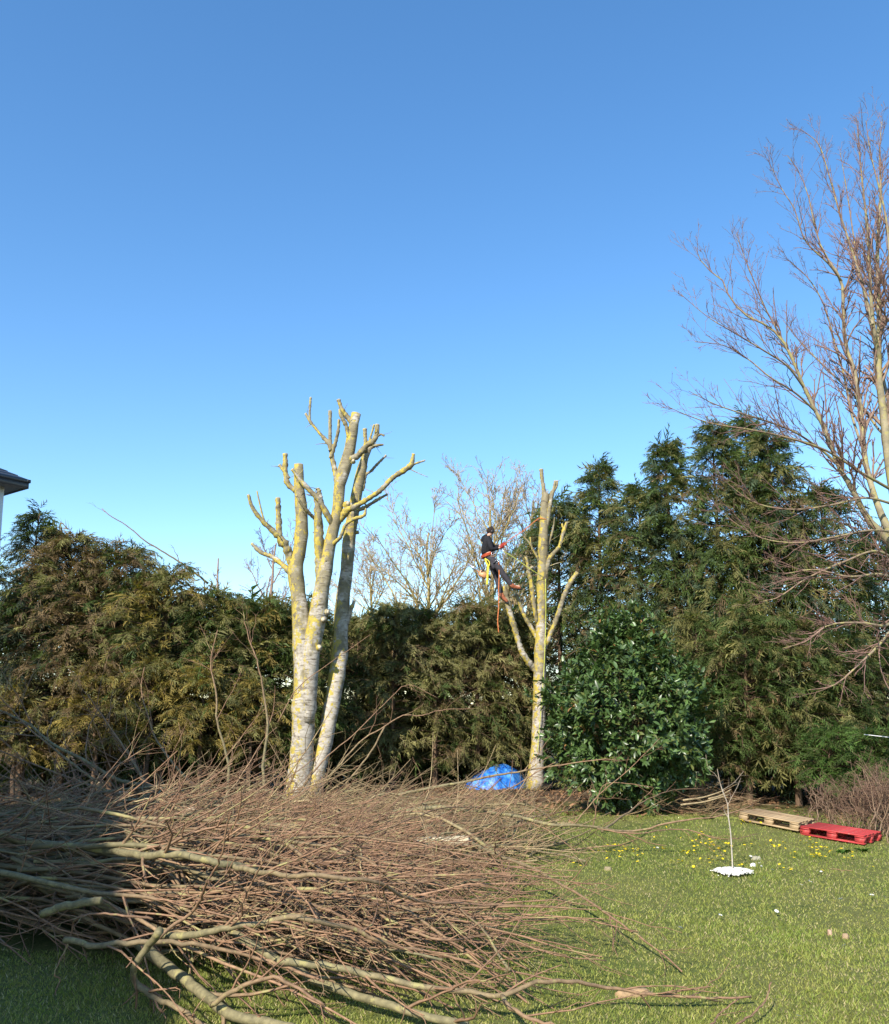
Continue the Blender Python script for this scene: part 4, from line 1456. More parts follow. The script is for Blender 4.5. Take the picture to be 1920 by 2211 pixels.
def traced(label, pts, r0, r1, tw=6, mode='h', tl=.9, tang=(20, 50), up=.05, thin=False, mat='branch', name='cut_branch', cat='branch', seed=None, group=None, extra=(), tint=None):
    """branch traced through photo pixels: rows (px, py, height) or, with mode Y, (px, py, depth)"""
    rng = np.random.default_rng(seed if seed is not None else int(pts[0][0] * 7 + pts[0][1]))
    g = G()
    allP = []

    def one(ps, ra, rb, ntw):
        W = A([atz(*p) if mode == 'h' else at(*p) for p in ps])
        n = max(10, 4 * len(ps))
        Q = spline(W, n)
        Q[1:-1] += rng.normal(size=(n - 2, 3)) * A([.004, .004, .004])
        s = np.linspace(0, 1, n)
        ra_ = ra * (.80 if ra > .03 else 1)
        R = ra_ + (min(rb, ra_) - ra_) * s**.8
        allP.append(Q[0])
        return Q, R
    parts = [(pts, r0, r1, tw)] + list(extra)
    data = [one(*p) for p in parts]
    org = data[0][0][0].copy()
    for (Q, R), pp in zip(data, parts):
        V, F, rad = tubes((Q - org), R, 8 if R[0] > .012 else 5, True, True)
        C = pile_tint(rad) if tint is None else np.broadcast_to(A(tint), (len(V), 3))
        g.add(V, F, C)
        if pp[3]:
            P1, R1 = sprout(rng, (Q - org)[None], R[None], pp[3], .15, .98, tang, .3, 6, up=up, rf=.5, absl=tl, taper=.35, wob=.07, rmin=.0028, rtip=.4)
            P2, R2 = sprout(rng, P1, R1, 3, .2, 1, (25, 55), .4, 4, up=.03, rf=.7, rmin=.0022, rtip=.6)
            for a_, b_, S in ((P1, R1, 4), (P2, R2, 3)):
                V, F, rad = tubes(a_, b_, S)
                g.add(V, F, pile_tint(rad) if tint is None else np.broadcast_to(A(tint) * .8, (len(V), 3)))
    o = g.build(name, M[mat], None, loc=org)
    return tag(o, label, cat, group)


# the big single branches one can follow by eye
traced('thick pale branch with a stepped end lying nearest on the grass at the bottom', [(300, 2035, .30), (345, 2075, .22), (400, 2115, .14), (455, 2160, .09), (500, 2190, .07), (600, 2215, .06), (700, 2250, .06)], .052, .028, 5, tl=.6)
traced('dark curved branch looping beside the thick pale branch on the near grass', [(345, 2010, .55), (315, 2050, .40), (292, 2085, .30), (290, 2120, .18), (330, 2150, .12), (400, 2185, .08), (450, 2225, .06)], .026, .014, 7, tl=.5)
traced('long brown branch that forks over the grass at the bottom centre', [(600, 2075, .30), (744, 2092, .26), (889, 2127, .2), (1000, 2140, .17), (1084, 2151, .15), (1139, 2127, .2), (1209, 2119, .2), (1312, 2132, .12), (1409, 2146, .08), (1533, 2156, .05), (1622, 2152, .05)], .026, .007, 9,
       extra=[([(1084, 2151, .15), (1104, 2178, .13), (1166, 2206, .1), (1250, 2225, .08)], .017, .008, 3), ([(1420, 2147, .08), (1480, 2138, .10), (1532, 2131, .11)], .006, .004, 0)])
traced('olive branch arching along the middle of the front heap to a straight thin tip', [(324, 1848, .70), (391, 1850, .75), (469, 1863, .78), (566, 1885, .78), (633, 1891, .80), (678, 1889, .82), (768, 1899, .78), (819, 1905, .74), (854, 1928, .64), (905, 1946, .55), (990, 1951, .5), (1069, 1955, .45), (1194, 1957, .4)], .030, .006, 8)
traced('thick pale green branch crossing the shaded left part of the heap', [(-60, 1790, .85), (0, 1801, .85), (51, 1816, .82), (120, 1826, .8), (184, 1828, .82), (250, 1840, .80), (324, 1848, .82), (391, 1845, .86), (470, 1862, .82), (560, 1880, .72)], .050, .024, 5)
traced('brown branch sloping to the right below the arching olive one', [(351, 2020, .42), (410, 2020, .45), (469, 2008, .50), (566, 1992, .56), (625, 1982, .60), (666, 1985, .60), (768, 2008, .5), (834, 2037, .4), (951, 2060, .3), (1060, 2095, .22)], .026, .008, 10)
traced('reddish shoot standing up from the middle of the heap', [(340, 2030, .42), (375, 2000, .50), (422, 1961, .62), (449, 1902, .85), (476, 1852, 1.02), (492, 1781, 1.22), (498, 1754, 1.30)], .013, .004, 4, tl=.4)
traced('bent olive branch with a knee in front of the large pollarded tree', [(400, 1790, 14.2), (469, 1773, 14.2), (505, 1750, 14.2), (539, 1734, 14.2), (566, 1707, 14.2), (598, 1716, 14.1), (633, 1738, 14.0), (678, 1756, 13.8), (737, 1787, 13.6), (800, 1800, 13.4)], .05, .020, 6, mode='Y',
       extra=[([(566, 1708, 14.2), (571, 1690, 14.2), (568, 1648, 14.25), (578, 1578, 14.3), (570, 1500, 14.4), (556, 1430, 14.4), (535, 1370, 14.5), (525, 1320, 14.5)], .028, .006, 7)])
traced('tall upright olive shoot left of the bent kneed branch', [(488, 1755, 14.8), (494, 1656, 14.8), (484, 1613, 14.8), (469, 1558, 14.8), (467, 1500, 14.9), (455, 1430, 15.0), (470, 1360, 15.0)], .030, .007, 8, mode='Y', tl=.8)
traced('pale shoot leaning to the left before the golden hedge', [(450, 1735, 14.9), (422, 1703, 15), (371, 1645, 15), (336, 1594, 15.1), (318, 1540, 15.1), (305, 1490, 15.2), (312, 1440, 15.2)], .036, .006, 6, mode='Y', tl=.8,
       extra=[([(385, 1655, 15), (392, 1600, 15), (385, 1560, 15)], .008, .004, 0), ([(470, 1710, 14.9), (440, 1706, 14.9), (410, 1690, 14.9)], .04, .035, 0)])
traced('dark grey branch slanting up to the left edge', [(420, 1735, 13.2), (391, 1719, 13.2), (332, 1699, 13.2), (254, 1684, 13.2), (188, 1645, 13.2), (117, 1609, 13.3), (59, 1562, 13.4), (0, 1535, 13.5), (-60, 1500, 13.6)], .045, .014, 12, mode='Y', tl=1.2)
for k, (pts, lab) in enumerate([
        ([(330, 1740, 11.5), (210, 1700, 11.5), (110, 1665, 11.5), (0, 1620, 11.5), (-60, 1590, 11.5)], 'dark twiggy branch in shade below the grey slanting branch'),
        ([(260, 1760, 11), (160, 1720, 11), (70, 1700, 11), (-30, 1660, 11)], 'lowest of the dark twiggy branches at the left edge'),
        ([(210, 1690, 13), (120, 1620, 13), (60, 1570, 13), (-20, 1480, 13)], 'dark steep twiggy branch reaching the left edge in front of the hedge'),
        ([(330, 1735, 13), (290, 1650, 13), (230, 1560, 13.2), (190, 1500, 13.3)], 'thin dark shoot before the brown part of the hedge')]):
    traced(lab, pts, .022, .006, 14, mode='Y', tl=1.1, tang=(25, 60))
traced('grey lichen branch running along the far heap towards the laurel', [(840, 1760, .45), (940, 1744, .55), (990, 1748, .55), (1100, 1760, .5), (1186, 1780, .42), (1256, 1783, .40), (1369, 1794, .3), (1461, 1774, .45), (1541, 1764, .5), (1590, 1752, .55), (1626, 1738, .62)], .046, .006, 10, tl=.9)
traced('grey forked branch sloping down over the lawn on the right of the heap', [(1000, 1810, .4), (1069, 1846, .36), (1139, 1870, .34), (1225, 1918, .26), (1252, 1933, .24), (1300, 1965, .2), (1361, 2009, .14), (1417, 2050, .08), (1445, 2070, .06), (1473, 2098, .03)], .026, .005, 11, tl=.9)
traced('long pale branch rising past the blue tarpaulin', [(858, 1717, 15.5), (936, 1700, 15.5), (1003, 1688, 15.4), (1070, 1675, 15.3), (1177, 1657, 15.2), (1203, 1653, 15.2), (1295, 1640, 15.0), (1340, 1642, 15.0)], .030, .006, 6, mode='Y', tl=.7)
traced('curved reddish shoot arching over the far heap before the middle hedge', [(700, 1690, 16), (780, 1600, 16), (825, 1572, 16), (874, 1543, 16), (905, 1546, 16), (947, 1534, 16), (1023, 1530, 16)], .020, .005, 6, mode='Y', tl=.9,
       extra=[([(830, 1570, 16), (815, 1600, 16), (790, 1640, 16), (740, 1700, 16)], .016, .018, 3)])
traced('thin arching shoot with a hooked tip beside the large pollarded tree', [(640, 1720, 15.4), (700, 1640, 15.4), (760, 1590, 15.4), (850, 1500, 15.5), (880, 1478, 15.5), (947, 1508, 15.5)], .014, .004, 5, mode='Y')
traced('straight red shoot slanting across the large pollarded trunk', [(600, 1560, 16), (640, 1490, 16), (700, 1440, 16), (760, 1398, 16), (800, 1370, 16)], .012, .004, 4, mode='Y', tl=.5)
traced('pair of crossing red shoots beside the laurel foot', [(1240, 1780, 14), (1290, 1720, 14), (1360, 1660, 14), (1400, 1620, 14), (1425, 1594, 14)], .012, .004, 6, mode='Y', tl=.6, extra=[([(1280, 1790, 14.1), (1300, 1700, 14.1), (1330, 1690, 14.1), (1410, 1700, 14)], .010, .004, 4)])
traced('grey branch fork lying before the laurel foot', [(1300, 1795, .28), (1360, 1752, .45), (1400, 1725, .55), (1460, 1705, .62), (1520, 1703, .6)], .018, .005, 7, tl=.6)
traced('lone curved twig standing out of the grass at the bottom right', [(1575, 2225, .03), (1610, 2200, .05), (1634, 2182, .07), (1654, 2158, .10), (1666, 2121, .17)], .008, .005, 0)
traced('twig lying on the grass beside the bottom right curved twig', [(1530, 2215, .03), (1560, 2185, .05), (1596, 2157, .10)], .007, .004, 1, tl=.2)
traced('crooked grey twig cluster hanging over the near left grass', [(330, 1985, .55), (219, 1973, .60), (164, 1984, .55), (150, 2030, .40), (125, 2080, .28), (118, 2105, .22), (130, 2115, .18), (119, 2148, .12)], .009, .004, 7, tl=.45, tang=(35, 70))
traced('short sawn stick pointing right in the shaded left of the heap', [(90, 1975, .55), (150, 1955, .62), (218, 1945, .66)], .028, .026, 0)
traced('long reddish pole lying flat along the near edge of the heap', [(140, 2030, .42), (199, 2043, .40), (234, 2039, .42), (351, 2035, .42), (450, 2045, .38), (560, 2070, .3), (700, 2120, .2)], .022, .009, 8)
traced('pale thick branch under the near edge of the heap at the bottom centre', [(500, 2010, .35), (600, 2075, .2), (700, 2125, .14), (800, 2160, .1), (900, 2190, .08), (1010, 2215, .06)], .04, .024, 4)
traced('grey branch leaning right out of the heap near the bottom left', [(455, 2170, .12), (520, 2130, .25), (590, 2110, .32), (620, 2120, .3), (700, 2170, .18)], .018, .008, 6, tl=.5)
for k, (pts, lab) in enumerate([
        ([(600, 1860, .6), (700, 1830, .72), (820, 1795, .8), (960, 1745, .9), (1065, 1745, .8)], 'red rod rising to the right out of the far side of the front heap'),
        ([(760, 1880, .5), (900, 1905, .5), (1040, 1925, .45), (1155, 1930, .4)], 'straight red rod at the top of the fan of tips'),
        ([(880, 2010, .4), (960, 2030, .35), (1060, 2020, .32), (1200, 2060, .2), (1310, 2075, .12)], 'wavy grey rod in the middle of the fan of tips'),
        ([(900, 1950, .4), (1020, 1975, .3), (1130, 1988, .25), (1250, 1985, .22), (1378, 2012, .15)], 'thin red rod crossing the lawn left of the grey forked branch'),
        ([(1290, 1790, .4), (1370, 1800, .38), (1470, 1790, .38), (1560, 1812, .3), (1640, 1800, .3)], 'orange red rod reaching towards the sapling')]):
    traced(lab, pts, .011, .0045, 5, tl=.7, up=.02)
traced('bare branch leaning out over the top of the left hedge', [(450, 1260, 20.6), (395, 1218, 20.4), (350, 1190, 20.3), (310, 1165, 20.2), (270, 1132, 20.1), (240, 1115, 20.0), (220, 1098, 20.0)], .026, .008, 3, mode='Y', tl=.5, name='bare_branch')
# sawn logs and stumps
def log_thing(name, label, p, d, L, r, seed, mat='branch', col=(.20, .17, .11)):
    rng = np.random.default_rng(seed)
    d = nrm(A(d, float))
    K = 6
    s = np.linspace(0, 1, K)
    P = A(p) + d * (s[:, None] * L)
    R = r * (1 + .06 * rng.normal(size=K))
    V, F, rad = tubes(P - A(p), R, 12)
    g = G()
    g.add(V, F, A(col))
    t = thing(name, label, 'log' if name == 'log' else 'stump', p)
    g.build('bark', M[mat], t)
    Vr = V.reshape(K, 12, 3)
    cut_disc(t, Vr[-1], d)
    cut_disc(t, Vr[0], -d)


q = atz(1000, 1820, .38); log_thing('log', 'short pale sawn log lying across the far heap', q - A([.55, 0, .0]), (1, -.15, .05), .62, .062, 1, col=(.42, .37, .25))
q = atz(423, 1762, .75); log_thing('log', 'sawn log end facing the camera in the left of the heap', q + A([-.25, .5, .02]), (.35, -.9, .0), .5, .075, 2)
for k, (px, py, h_, r_, lab) in enumerate([(214, 1728, .42, .09, 'short cut stump left of the other stump before the hedge'), (262, 1738, .30, .12, 'wider cut stump right of the thin one before the hedge')]):
    q = atz(px, py, 0); log_thing('stump', lab, (q[0], q[1], -.03), (.05, 0, 1), h_, r_, 5 + k, col=(.34, .24, .14))

# ------------------------------------------------------------------ small brush heap and dry shrubs on the right
def small_heap():
    rng = np.random.default_rng(77)
    c = atz(1548, 1765, 0)
    g = G()
    from mathutils import Euler
    for i in range(100):
        kd = ('dry', 'rod', 'mid')[int(rng.integers(3))]
        V, F, C = VAR[VI[kd][int(rng.integers(len(VI[kd])))]]
        L = rng.uniform(.45, 1.25)
        e = Euler((rng.uniform(-1, 1), -rng.normal() * .18, rng.normal() * .9 + (pi if rng.random() < .5 else 0)), 'XYZ')
        x = rng.normal() * .5; y = rng.uniform(-.4, .9)
        z = .62 * rng.random()**.7 * math.exp(-(x / .75)**2) * float(sstep(-.55, .3, y))
        Mx = np.array(e.to_matrix())
        g.add((V * L) @ Mx.T + A([c[0] + x - .5 * L * cos(e.z), c[1] + y - .5 * L * sin(e.z), z + .04]), F, C * rng.uniform(.6, 1.5) * A([1.0, .95, .92]))
    tag(g.build('dry_twig_heap', M['twig']), 'low heap of dry brown twigs behind the sapling', 'twig heap', kind='stuff')


small_heap()
for k, (px, py, h_, dx, lab) in enumerate([(1475, 1728, .45, .75, 'pale stick lying on top of the dry twig heap'), (1470, 1738, .38, .85, 'yellowish stick just under the pale stick on the twig heap'), (1530, 1725, .42, .45, 'short tan stick on the right of the dry twig heap')]):
    q = atz(px, py, h_)
    g = G()
    Q = spline(A([q, q + A([dx * .5, .1, .04]), q + A([dx, .15, .15])]), 8)
    V, F, rad = tubes(Q - q, np.linspace(.017, .009, 8), 7, True, True)
    g.add(V, F, A([.30, .23, .13]))
    tag(g.build('stick', M['twig'], None, loc=q), lab, 'stick')


def dry_shrub(label, px, py, hgt, spread, n, seed, lean=(0, 0)):
    rng = np.random.default_rng(seed)
    b = atz(px, py, 0)
    t = thing('dry_shrub', label, 'shrub', (b[0], b[1], 0), 'dry shrubs behind the red pallet')
    az = rng.uniform(0, 2 * pi, n); sp = rng.random(n)**.6 * spread
    s = np.linspace(0, 1, 8)
    tip = np.stack([np.cos(az) * sp + lean[0], np.sin(az) * sp + lean[1], hgt * rng.uniform(.6, 1.05, n)], -1)
    P = tip[:, None] * s[None, :, None]**A([1.3, 1.3, .8]) + rng.normal(size=(n, 8, 3)) * .02
    P += (rng.normal(size=(n, 1, 3)) * A([.22, .16, 0])) * (1 - .5 * s)[None, :, None]
    P[:, 0, 2] = -.03
    P += np.cumsum(rng.normal(size=(n, 8, 3)) * .022, 1)
    R = np.broadcast_to(.009 * (1 - .75 * s), (n, 8)) * rng.uniform(.6, 1.4, (n, 1))
    P1, R1 = sprout(rng, P, R, 9, .1, 1, (25, 80), .38, 5, up=-.05, rf=.6, rmin=.003, wob=.16)
    P2, R2 = sprout(rng, P1, R1, 4, .2, 1, (20, 60), .45, 3, rf=.7, rmin=.0024)
    g = G()
    V, F, rad = tubes(P, R, 5); g.add(V, F, (.21, .145, .095))
    g.build('stem', M['twig'], t)
    g = G()
    for a_, b_ in ((P1, R1), (P2, R2)):
        V, F, rad = tubes(a_, b_, 3)
        g.add(V, F, A([.19, .115, .080]) * rng.uniform(.7, 1.2, (len(V), 1)))
    tag(g.build('twigs', M['twig'], t), kind='stuff')


dry_shrub('dry brown leafless shrub leaning left behind the red pallet', 1815, 1795, .80, .40, 30, 31, (-.15, .1))
dry_shrub('dense reddish leafless shrub at the right edge behind the red pallet', 1888, 1802, 1.05, .5, 52, 32, (.15, .0))
dry_shrub('dry leafless shrub partly outside the picture at the far right', 1950, 1815, 1.1, .55, 40, 34, (.0, .1))

# white pole between the conifers on the right edge
pa_, pb_ = at(1866, 1586, 16.6), at(1990, 1600, 16.2)
g = G()
Q = spline(A([pa_, (pa_ + pb_) / 2, pb_]), 8)
V, F, _ = tubes(Q - pa_, np.full(8, .007), 8, True, True)
g.add(V, F)
tag(g.build('pole', plain('white_plastic', (.7, .7, .7), .4), None, loc=pa_), 'thin white pole poking out of the conifers at the right edge', 'pole')

# ------------------------------------------------------------------ grass and flowers
def build_grass():
    rng = np.random.default_rng(99)
    n = 400000
    r = np.exp(rng.uniform(np.log(4.2), np.log(19.5), n))
    a = rng.uniform(-.62, .62, n)
    x, y = r * np.sin(a), r * np.cos(a)
    sap = atz(1583, 1886, 0)
    keep = ((x - sap[0])**2 + (y - sap[1])**2 > .195**2) & (H(x, y) < .62)
    # thinner towards the hedge soil and worn patches
    patch = .5 + .5 * np.sin(x * 1.7 + 2 * np.sin(y * .8)) * np.sin(y * 1.3 + 1.5 * np.sin(x * .9))
    patch2 = .5 + .5 * np.sin(x * 5.1 + y * 2.2) * np.sin(y * 4.3 - x * 2.7)
    keep &= rng.random(n) < sstep(19.5, 16.5, y) * (.55 + .45 * patch)
    x, y, patch, patch2 = x[keep], y[keep], patch[keep], patch2[keep]
    n = len(x)
    z = gz(x, y)
    hh = rng.uniform(.012, .034, n) * (.7 + .9 * patch2 * patch)
    az = rng.uniform(0, 2 * pi, n)
    bend = rng.uniform(.1, 1.2, n) * hh
    w = rng.uniform(.002, .0042, n) * (1 + .05 * np.hypot(x, y))
    ca, sa = np.cos(az), np.sin(az)
    b0 = np.stack([x - sa * w, y + ca * w, z], -1)
    b1_ = np.stack([x + sa * w, y - ca * w, z], -1)
    ba = rng.uniform(0, 2 * pi, n)
    tp = np.stack([x + np.cos(ba) * bend, y + np.sin(ba) * bend, z + hh], -1)
    V = np.stack([b0, b1_, tp], 1).reshape(-1, 3)
    F = np.arange(3 * n).reshape(n, 3)
    g1, g2, g3 = A([.190, .250, .044]), A([.345, .325, .090]), A([.42, .35, .18])
    mot = .5 + .5 * np.sin(x * 11 + 3 * np.sin(y * 3.1)) * np.sin(y * 9 + 2.5 * np.sin(x * 4.3))
    t = np.clip(.07 + .45 * (1 - patch) + .35 * mot + rng.normal(size=n) * .25, 0, 1)[:, None]
    C = g1 * (1 - t) + g2 * t
    dry = (rng.random(n) < .05 + .13 * (1 - patch2))[:, None]
    C = np.where(dry, g3, C) * rng.uniform(.75, 1.3, (n, 1))
    o = obj('grass', make_mesh('grass', V, F, np.repeat(C, 3, 0), False), M['grass'])
    tag(o, 'short spring grass of the lawn', kind='stuff')


build_grass()


def leaf_litter():
    rng = np.random.default_rng(55)
    n = 9000
    x = rng.uniform(-12, 12, n)
    y = rng.uniform(15.5, 23, n)
    k = rng.random(n) < sstep(15.0, 19.5, y + 1.2 * np.sin(x))
    x, y = x[k], y[k]
    n = len(x)
    T = A([[-1, 0, 0], [-.3, .45, .15], [.5, .4, .1], [1, 0, .2], [.5, -.4, .1], [-.3, -.45, .15]])
    TF = A([[0, 1, 5], [1, 2, 5], [2, 4, 5], [2, 3, 4]])
    az = rng.uniform(0, 2 * pi, n); L = rng.uniform(.025, .06, n)
    tx, ty = rng.normal(size=n) * .4, rng.normal(size=n) * .4
    X = np.stack([np.cos(az), np.sin(az), tx], -1); Yv = np.stack([-np.sin(az), np.cos(az), ty], -1)
    V = np.stack([x, y, gz(x, y) + .025], -1)[:, None] + L[:, None, None] * (X[:, None] * T[None, :, :1] + Yv[:, None] * T[None, :, 1:2] + A([0, 0, 1.]) * T[None, :, 2:3])
    F = (TF[None] + (np.arange(n) * 6)[:, None, None]).reshape(-1, 3)
    C = A([.20, .115, .06]) * rng.uniform(.6, 1.7, (n, 1))
    g = G()
    g.add(V.reshape(-1, 3), F, np.repeat(C, 6, 0))
    tag(g.build('leaf_litter', leaf_mat('dead_leaves', .8, .15, .15, (1.1, .9, .6)), smooth=False), 'brown dead leaves under the hedge', kind='stuff')


leaf_litter()


def flower_mesh(name, npet, pet, cen, rad, cup):
    g = G()
    for k in range(npet):
        a = 2 * pi * k / npet
        c_, s_ = cos(a), sin(a)
        w = rad * .42 * 6 / npet * 1.1
        pts = [(0.12 * rad, 0, 0), (.65 * rad, w, cup * .6), (rad, 0, cup), (.65 * rad, -w, cup * .6)]
        V = A([[x * c_ - y * s_, x * s_ + y * c_, z] for x, y, z in pts])
        g.add(V, [[0, 1, 3], [1, 2, 3]], pet)
    K = 7
    V = A([[.25 * rad * cos(2 * pi * i / K), .25 * rad * sin(2 * pi * i / K), .002] for i in range(K)] + [[0, 0, .008]])
    g.add(V, [[K, i, (i + 1) % K] for i in range(K)], cen)
    V, F, _ = tubes(A([[[0, 0, -.06], [0.004, 0, -.03], [0, 0, 0]]]), A([[.0015, .0015, .0015]]), 3)
    g.add(V, F, (.06, .11, .02))
    return g.mesh(name, smooth=False)


def flowers():
    rng = np.random.default_rng(8)
    fm = leaf_mat('petals', .5, .3, .2, (1, 1, .9))
    ym = flower_mesh('yellow_flower', 8, (.78, .60, .02), (.70, .48, .02), .021, .006); ym.materials.append(fm)
    wm = flower_mesh('daisy', 12, (.80, .80, .78), (.75, .55, .05), .020, .003); wm.materials.append(fm)
    cl = [(1300, 1838, 6), (1330, 1830, 9), (1348, 1838, 8), (1375, 1836, 5), (1420, 1828, 5), (1490, 1812, 4), (1515, 1813, 13), (1535, 1820, 13), (1550, 1827, 9), (1560, 1838, 6), (1490, 1833, 8), (1480, 1837, 4),
          (1545, 1850, 6), (1500, 1848, 4), (1580, 1833, 4), (1625, 1825, 5), (1663, 1827, 7), (1690, 1830, 6), (1718, 1845, 6), (1735, 1820, 4), (1750, 1828, 6), (1762, 1836, 10), (1760, 1847, 12), (1772, 1833, 5), (1795, 1842, 5), (1703, 1868, 5), (1320, 1858, 3),
          (1455, 1858, 5), (1610, 1795, 3), (1410, 1812, 4), (1630, 1800, 4), (1825, 1850, 3), (1882, 1866, 1), (1800, 1874, 1), (1496, 1871, 1), (1250, 1868, 2), (1375, 1860, 3), (1600, 1858, 3), (1850, 1848, 2), (1440, 1800, 4)]
    for px, py, k in cl:
        for _ in range(k):
            p = atz(px + rng.normal() * 11, py + rng.normal() * 4.5, .05)
            o = obj('yellow_flower', ym, None, None, (p[0], p[1], gz(p[0], p[1]) + rng.uniform(.045, .07)))
            o.rotation_euler = (rng.normal() * .25 + .25, rng.normal() * .25, rng.uniform(0, 6))
            s = rng.uniform(.7, 1.15); o.scale = (s, s, s)
            tag(o, 'small yellow flower open in the grass between heap and pallets', 'flower', 'yellow flowers in the grass')
    for px, py in [(1538, 1861), (1640, 1857), (1644, 1864), (1668, 1872), (1765, 1874), (1773, 1876), (1748, 1898), (1750, 1902), (1730, 1911), (1883, 1935), (1911, 1940), (1823, 2046), (1556, 1976), (1470, 2010), (1677, 1966), (1671, 1949), (1645, 1914), (1725, 2194), (1420, 1828), (1815, 1945), (1621, 1844), (1650, 1895), (1770, 1862)]:
        p = atz(px, py, .045)
        o = obj('daisy', wm, None, None, (p[0], p[1], gz(p[0], p[1]) + .055))
        o.rotation_euler = (rng.normal() * .3 + .3, rng.normal() * .3, rng.uniform(0, 6))
        s = rng.uniform(.8, 1.25); o.scale = (s, s, s)
        tag(o, 'white daisy open in the short grass of the right lawn', 'flower', 'daisies in the lawn')
    # weed rosettes by the pallet
    for px, py, lab in [(1822, 1845, 'bright green weed rosette in front of the red pallet'), (1862, 1842, 'bright green weed rosette left of the pallet corner'), (1530, 1795, 'dark green weed clump behind the sapling stem')]:
        b = atz(px, py, 0)
        g = G()
        for k in range(16):
            a = rng.uniform(0, 2 * pi); L = rng.uniform(.07, .15); e = rng.uniform(.2, .8)
            d = A([cos(a), sin(a), e]); s_ = A([-sin(a), cos(a), 0]) * .02
            V = A([[0, 0, 0], d * L * .5 + s_, d * L + A([0, 0, -.04]), d * L * .5 - s_])
            g.add(V, [[0, 1, 2], [0, 2, 3]], A([.06, .13, .02]) * rng.uniform(.8, 1.4))
        tag(g.build('weed', M['grass'], None, loc=(b[0], b[1], gz(b[0], b[1]) + .01), smooth=False), lab, 'weed')
    # loose bits on the lawn
    for px, py, sx, sy, col, nm, lab in [(1632, 1846, .06, .028, (.30, .28, .20), 'stone', 'flat pale stone lying right of the sapling in the grass'),
                                         (1626, 1858, .035, .022, (.6, .6, .57), 'stone', 'small white stone nearest the right of the sapling'),
                                         (1365, 2128, .11, .05, (.33, .22, .12), 'dead_leaf', 'large curled dead leaf beside the forked branch tip'),
                                         (1312, 1874, .045, .012, (.26, .21, .13), 'wood_chip', 'pale wood chip on the grass right of the heap'),
                                         (1792, 2010, .018, .014, (.42, .28, .20), 'stone', 'small pinkish stone on the right lawn'),
                                         (1825, 2018, .028, .015, (.30, .21, .13), 'dead_leaf', 'brown dead leaf next to the pinkish stone')]:
        p = atz(px, py, .03)
        g = G()
        K = 12
        an = np.linspace(0, 2 * pi, K, endpoint=False)
        rr = 1 + .18 * rng.normal(size=K)
        top = np.stack([np.cos(an) * sx * rr * .8, np.sin(an) * sy * rr * .8, np.full(K, .022) + .006 * rng.normal(size=K)], -1)
        mid = np.stack([np.cos(an) * sx * rr, np.sin(an) * sy * rr, np.full(K, .006)], -1)
        low = mid - A([0, 0, .03])
        V = np.concatenate([[[0, 0, .028]], top, mid, low])
        F = [[0, 1 + i, 1 + (i + 1) % K] for i in range(K)]
        for q0 in (1, 1 + K):
            for i in range(K):
                j = (i + 1) % K
                F += [[q0 + i, q0 + K + i, q0 + K + j], [q0 + i, q0 + K + j, q0 + j]]
        g.add(V, F, A(col))
        tag(g.build(nm, M['twig'], None, loc=(p[0], p[1], gz(p[0], p[1]) + .02)), lab, nm.replace('_', ' '))
    traced('thin dry twig lying alone on the right lawn', [(1790, 1875, .04), (1815, 1879, .04), (1842, 1880, .04)], .005, .003, 0, name='twig')


flowers()

# ------------------------------------------------------------------ the climber
def skin_mesh(name, J, E, R, sub=2):
    me = bpy.data.meshes.new(name)
    me.from_pydata([tuple(p) for p in J], E, [])
    o = bpy.data.objects.new(name, me)
    COL.objects.link(o)
    md = o.modifiers.new('s', 'SKIN')
    md.use_smooth_shade = True
    lay = me.skin_vertices[0].data
    for i, r in enumerate(R):
        rr = r if isinstance(r, tuple) else (r, r)
        lay[i].radius = rr
        lay[i].use_root = (i == 0)
    sd = o.modifiers.new('u', 'SUBSURF')
    sd.levels = sd.render_levels = sub
    dg = bpy.context.evaluated_depsgraph_get()
    dg.update()
    out = bpy.data.meshes.new_from_object(o.evaluated_get(dg))
    bpy.data.objects.remove(o)
    bpy.data.meshes.remove(me)
    out.name = name
    out.polygons.foreach_set('use_smooth', np.ones(len(out.polygons), dtype=bool))
    return out


def cloth(name, col, rough=.85):
    m, nt, p = new_mat(name)
    v = objvec(nt)
    n = noise(nt, 26, 5, .6, v)
    nt.links.new(ramp(nt, [(.3, tuple(c * .75 for c in col)), (.7, tuple(c * 1.25 for c in col))], n), p.inputs['Base Color'])
    p.inputs['Roughness'].default_value = rough
    p.inputs['Specular IOR Level'].default_value = .2
    bump(nt, p, noise(nt, 12, 3, .5, v, 1.0), .6, .03)
    return m


M['skin'] = plain('skin', (.55, .32, .23), .55, .4, var=.08)
M['hoodie'] = cloth('black_hoodie_cotton', (.018, .018, .022))
M['trouser'] = cloth('charcoal_trouser_cloth', (.046, .043, .050))
M['glove'] = cloth('red_glove_knit', (.28, .032, .028))
M['boot'] = cloth('brown_orange_boot_leather', (.26, .085, .04), .6)
M['sole'] = plain('black_rubber', (.02, .02, .02), .7)
M['hair'] = cloth('dark_brown_hair', (.030, .020, .016))
M['harness'] = cloth('orange_red_webbing', (.42, .075, .03), .7)
M['metal'] = plain('brushed_metal', (.75, .75, .76), .3, .5, .9, var=.05)
M['rope_orange'] = cloth('orange_rope', (.56, .17, .06), .75)
M['rope_lime'] = cloth('lime_rope', (.45, .48, .09), .75)
M['yellow'] = cloth('yellow_webbing', (.62, .54, .06), .6)
M['white_plastic'] = plain('white_saw_plastic', (.75, .74, .70), .45)
M['black_plastic'] = plain('black_plastic', (.025, .025, .027), .4)
M['orange_plastic'] = plain('orange_saw_plastic', (.62, .30, .14), .45)
YC = Y2 - .35


def J(px, py, d=0.0):
    return at(px, py, YC + d)


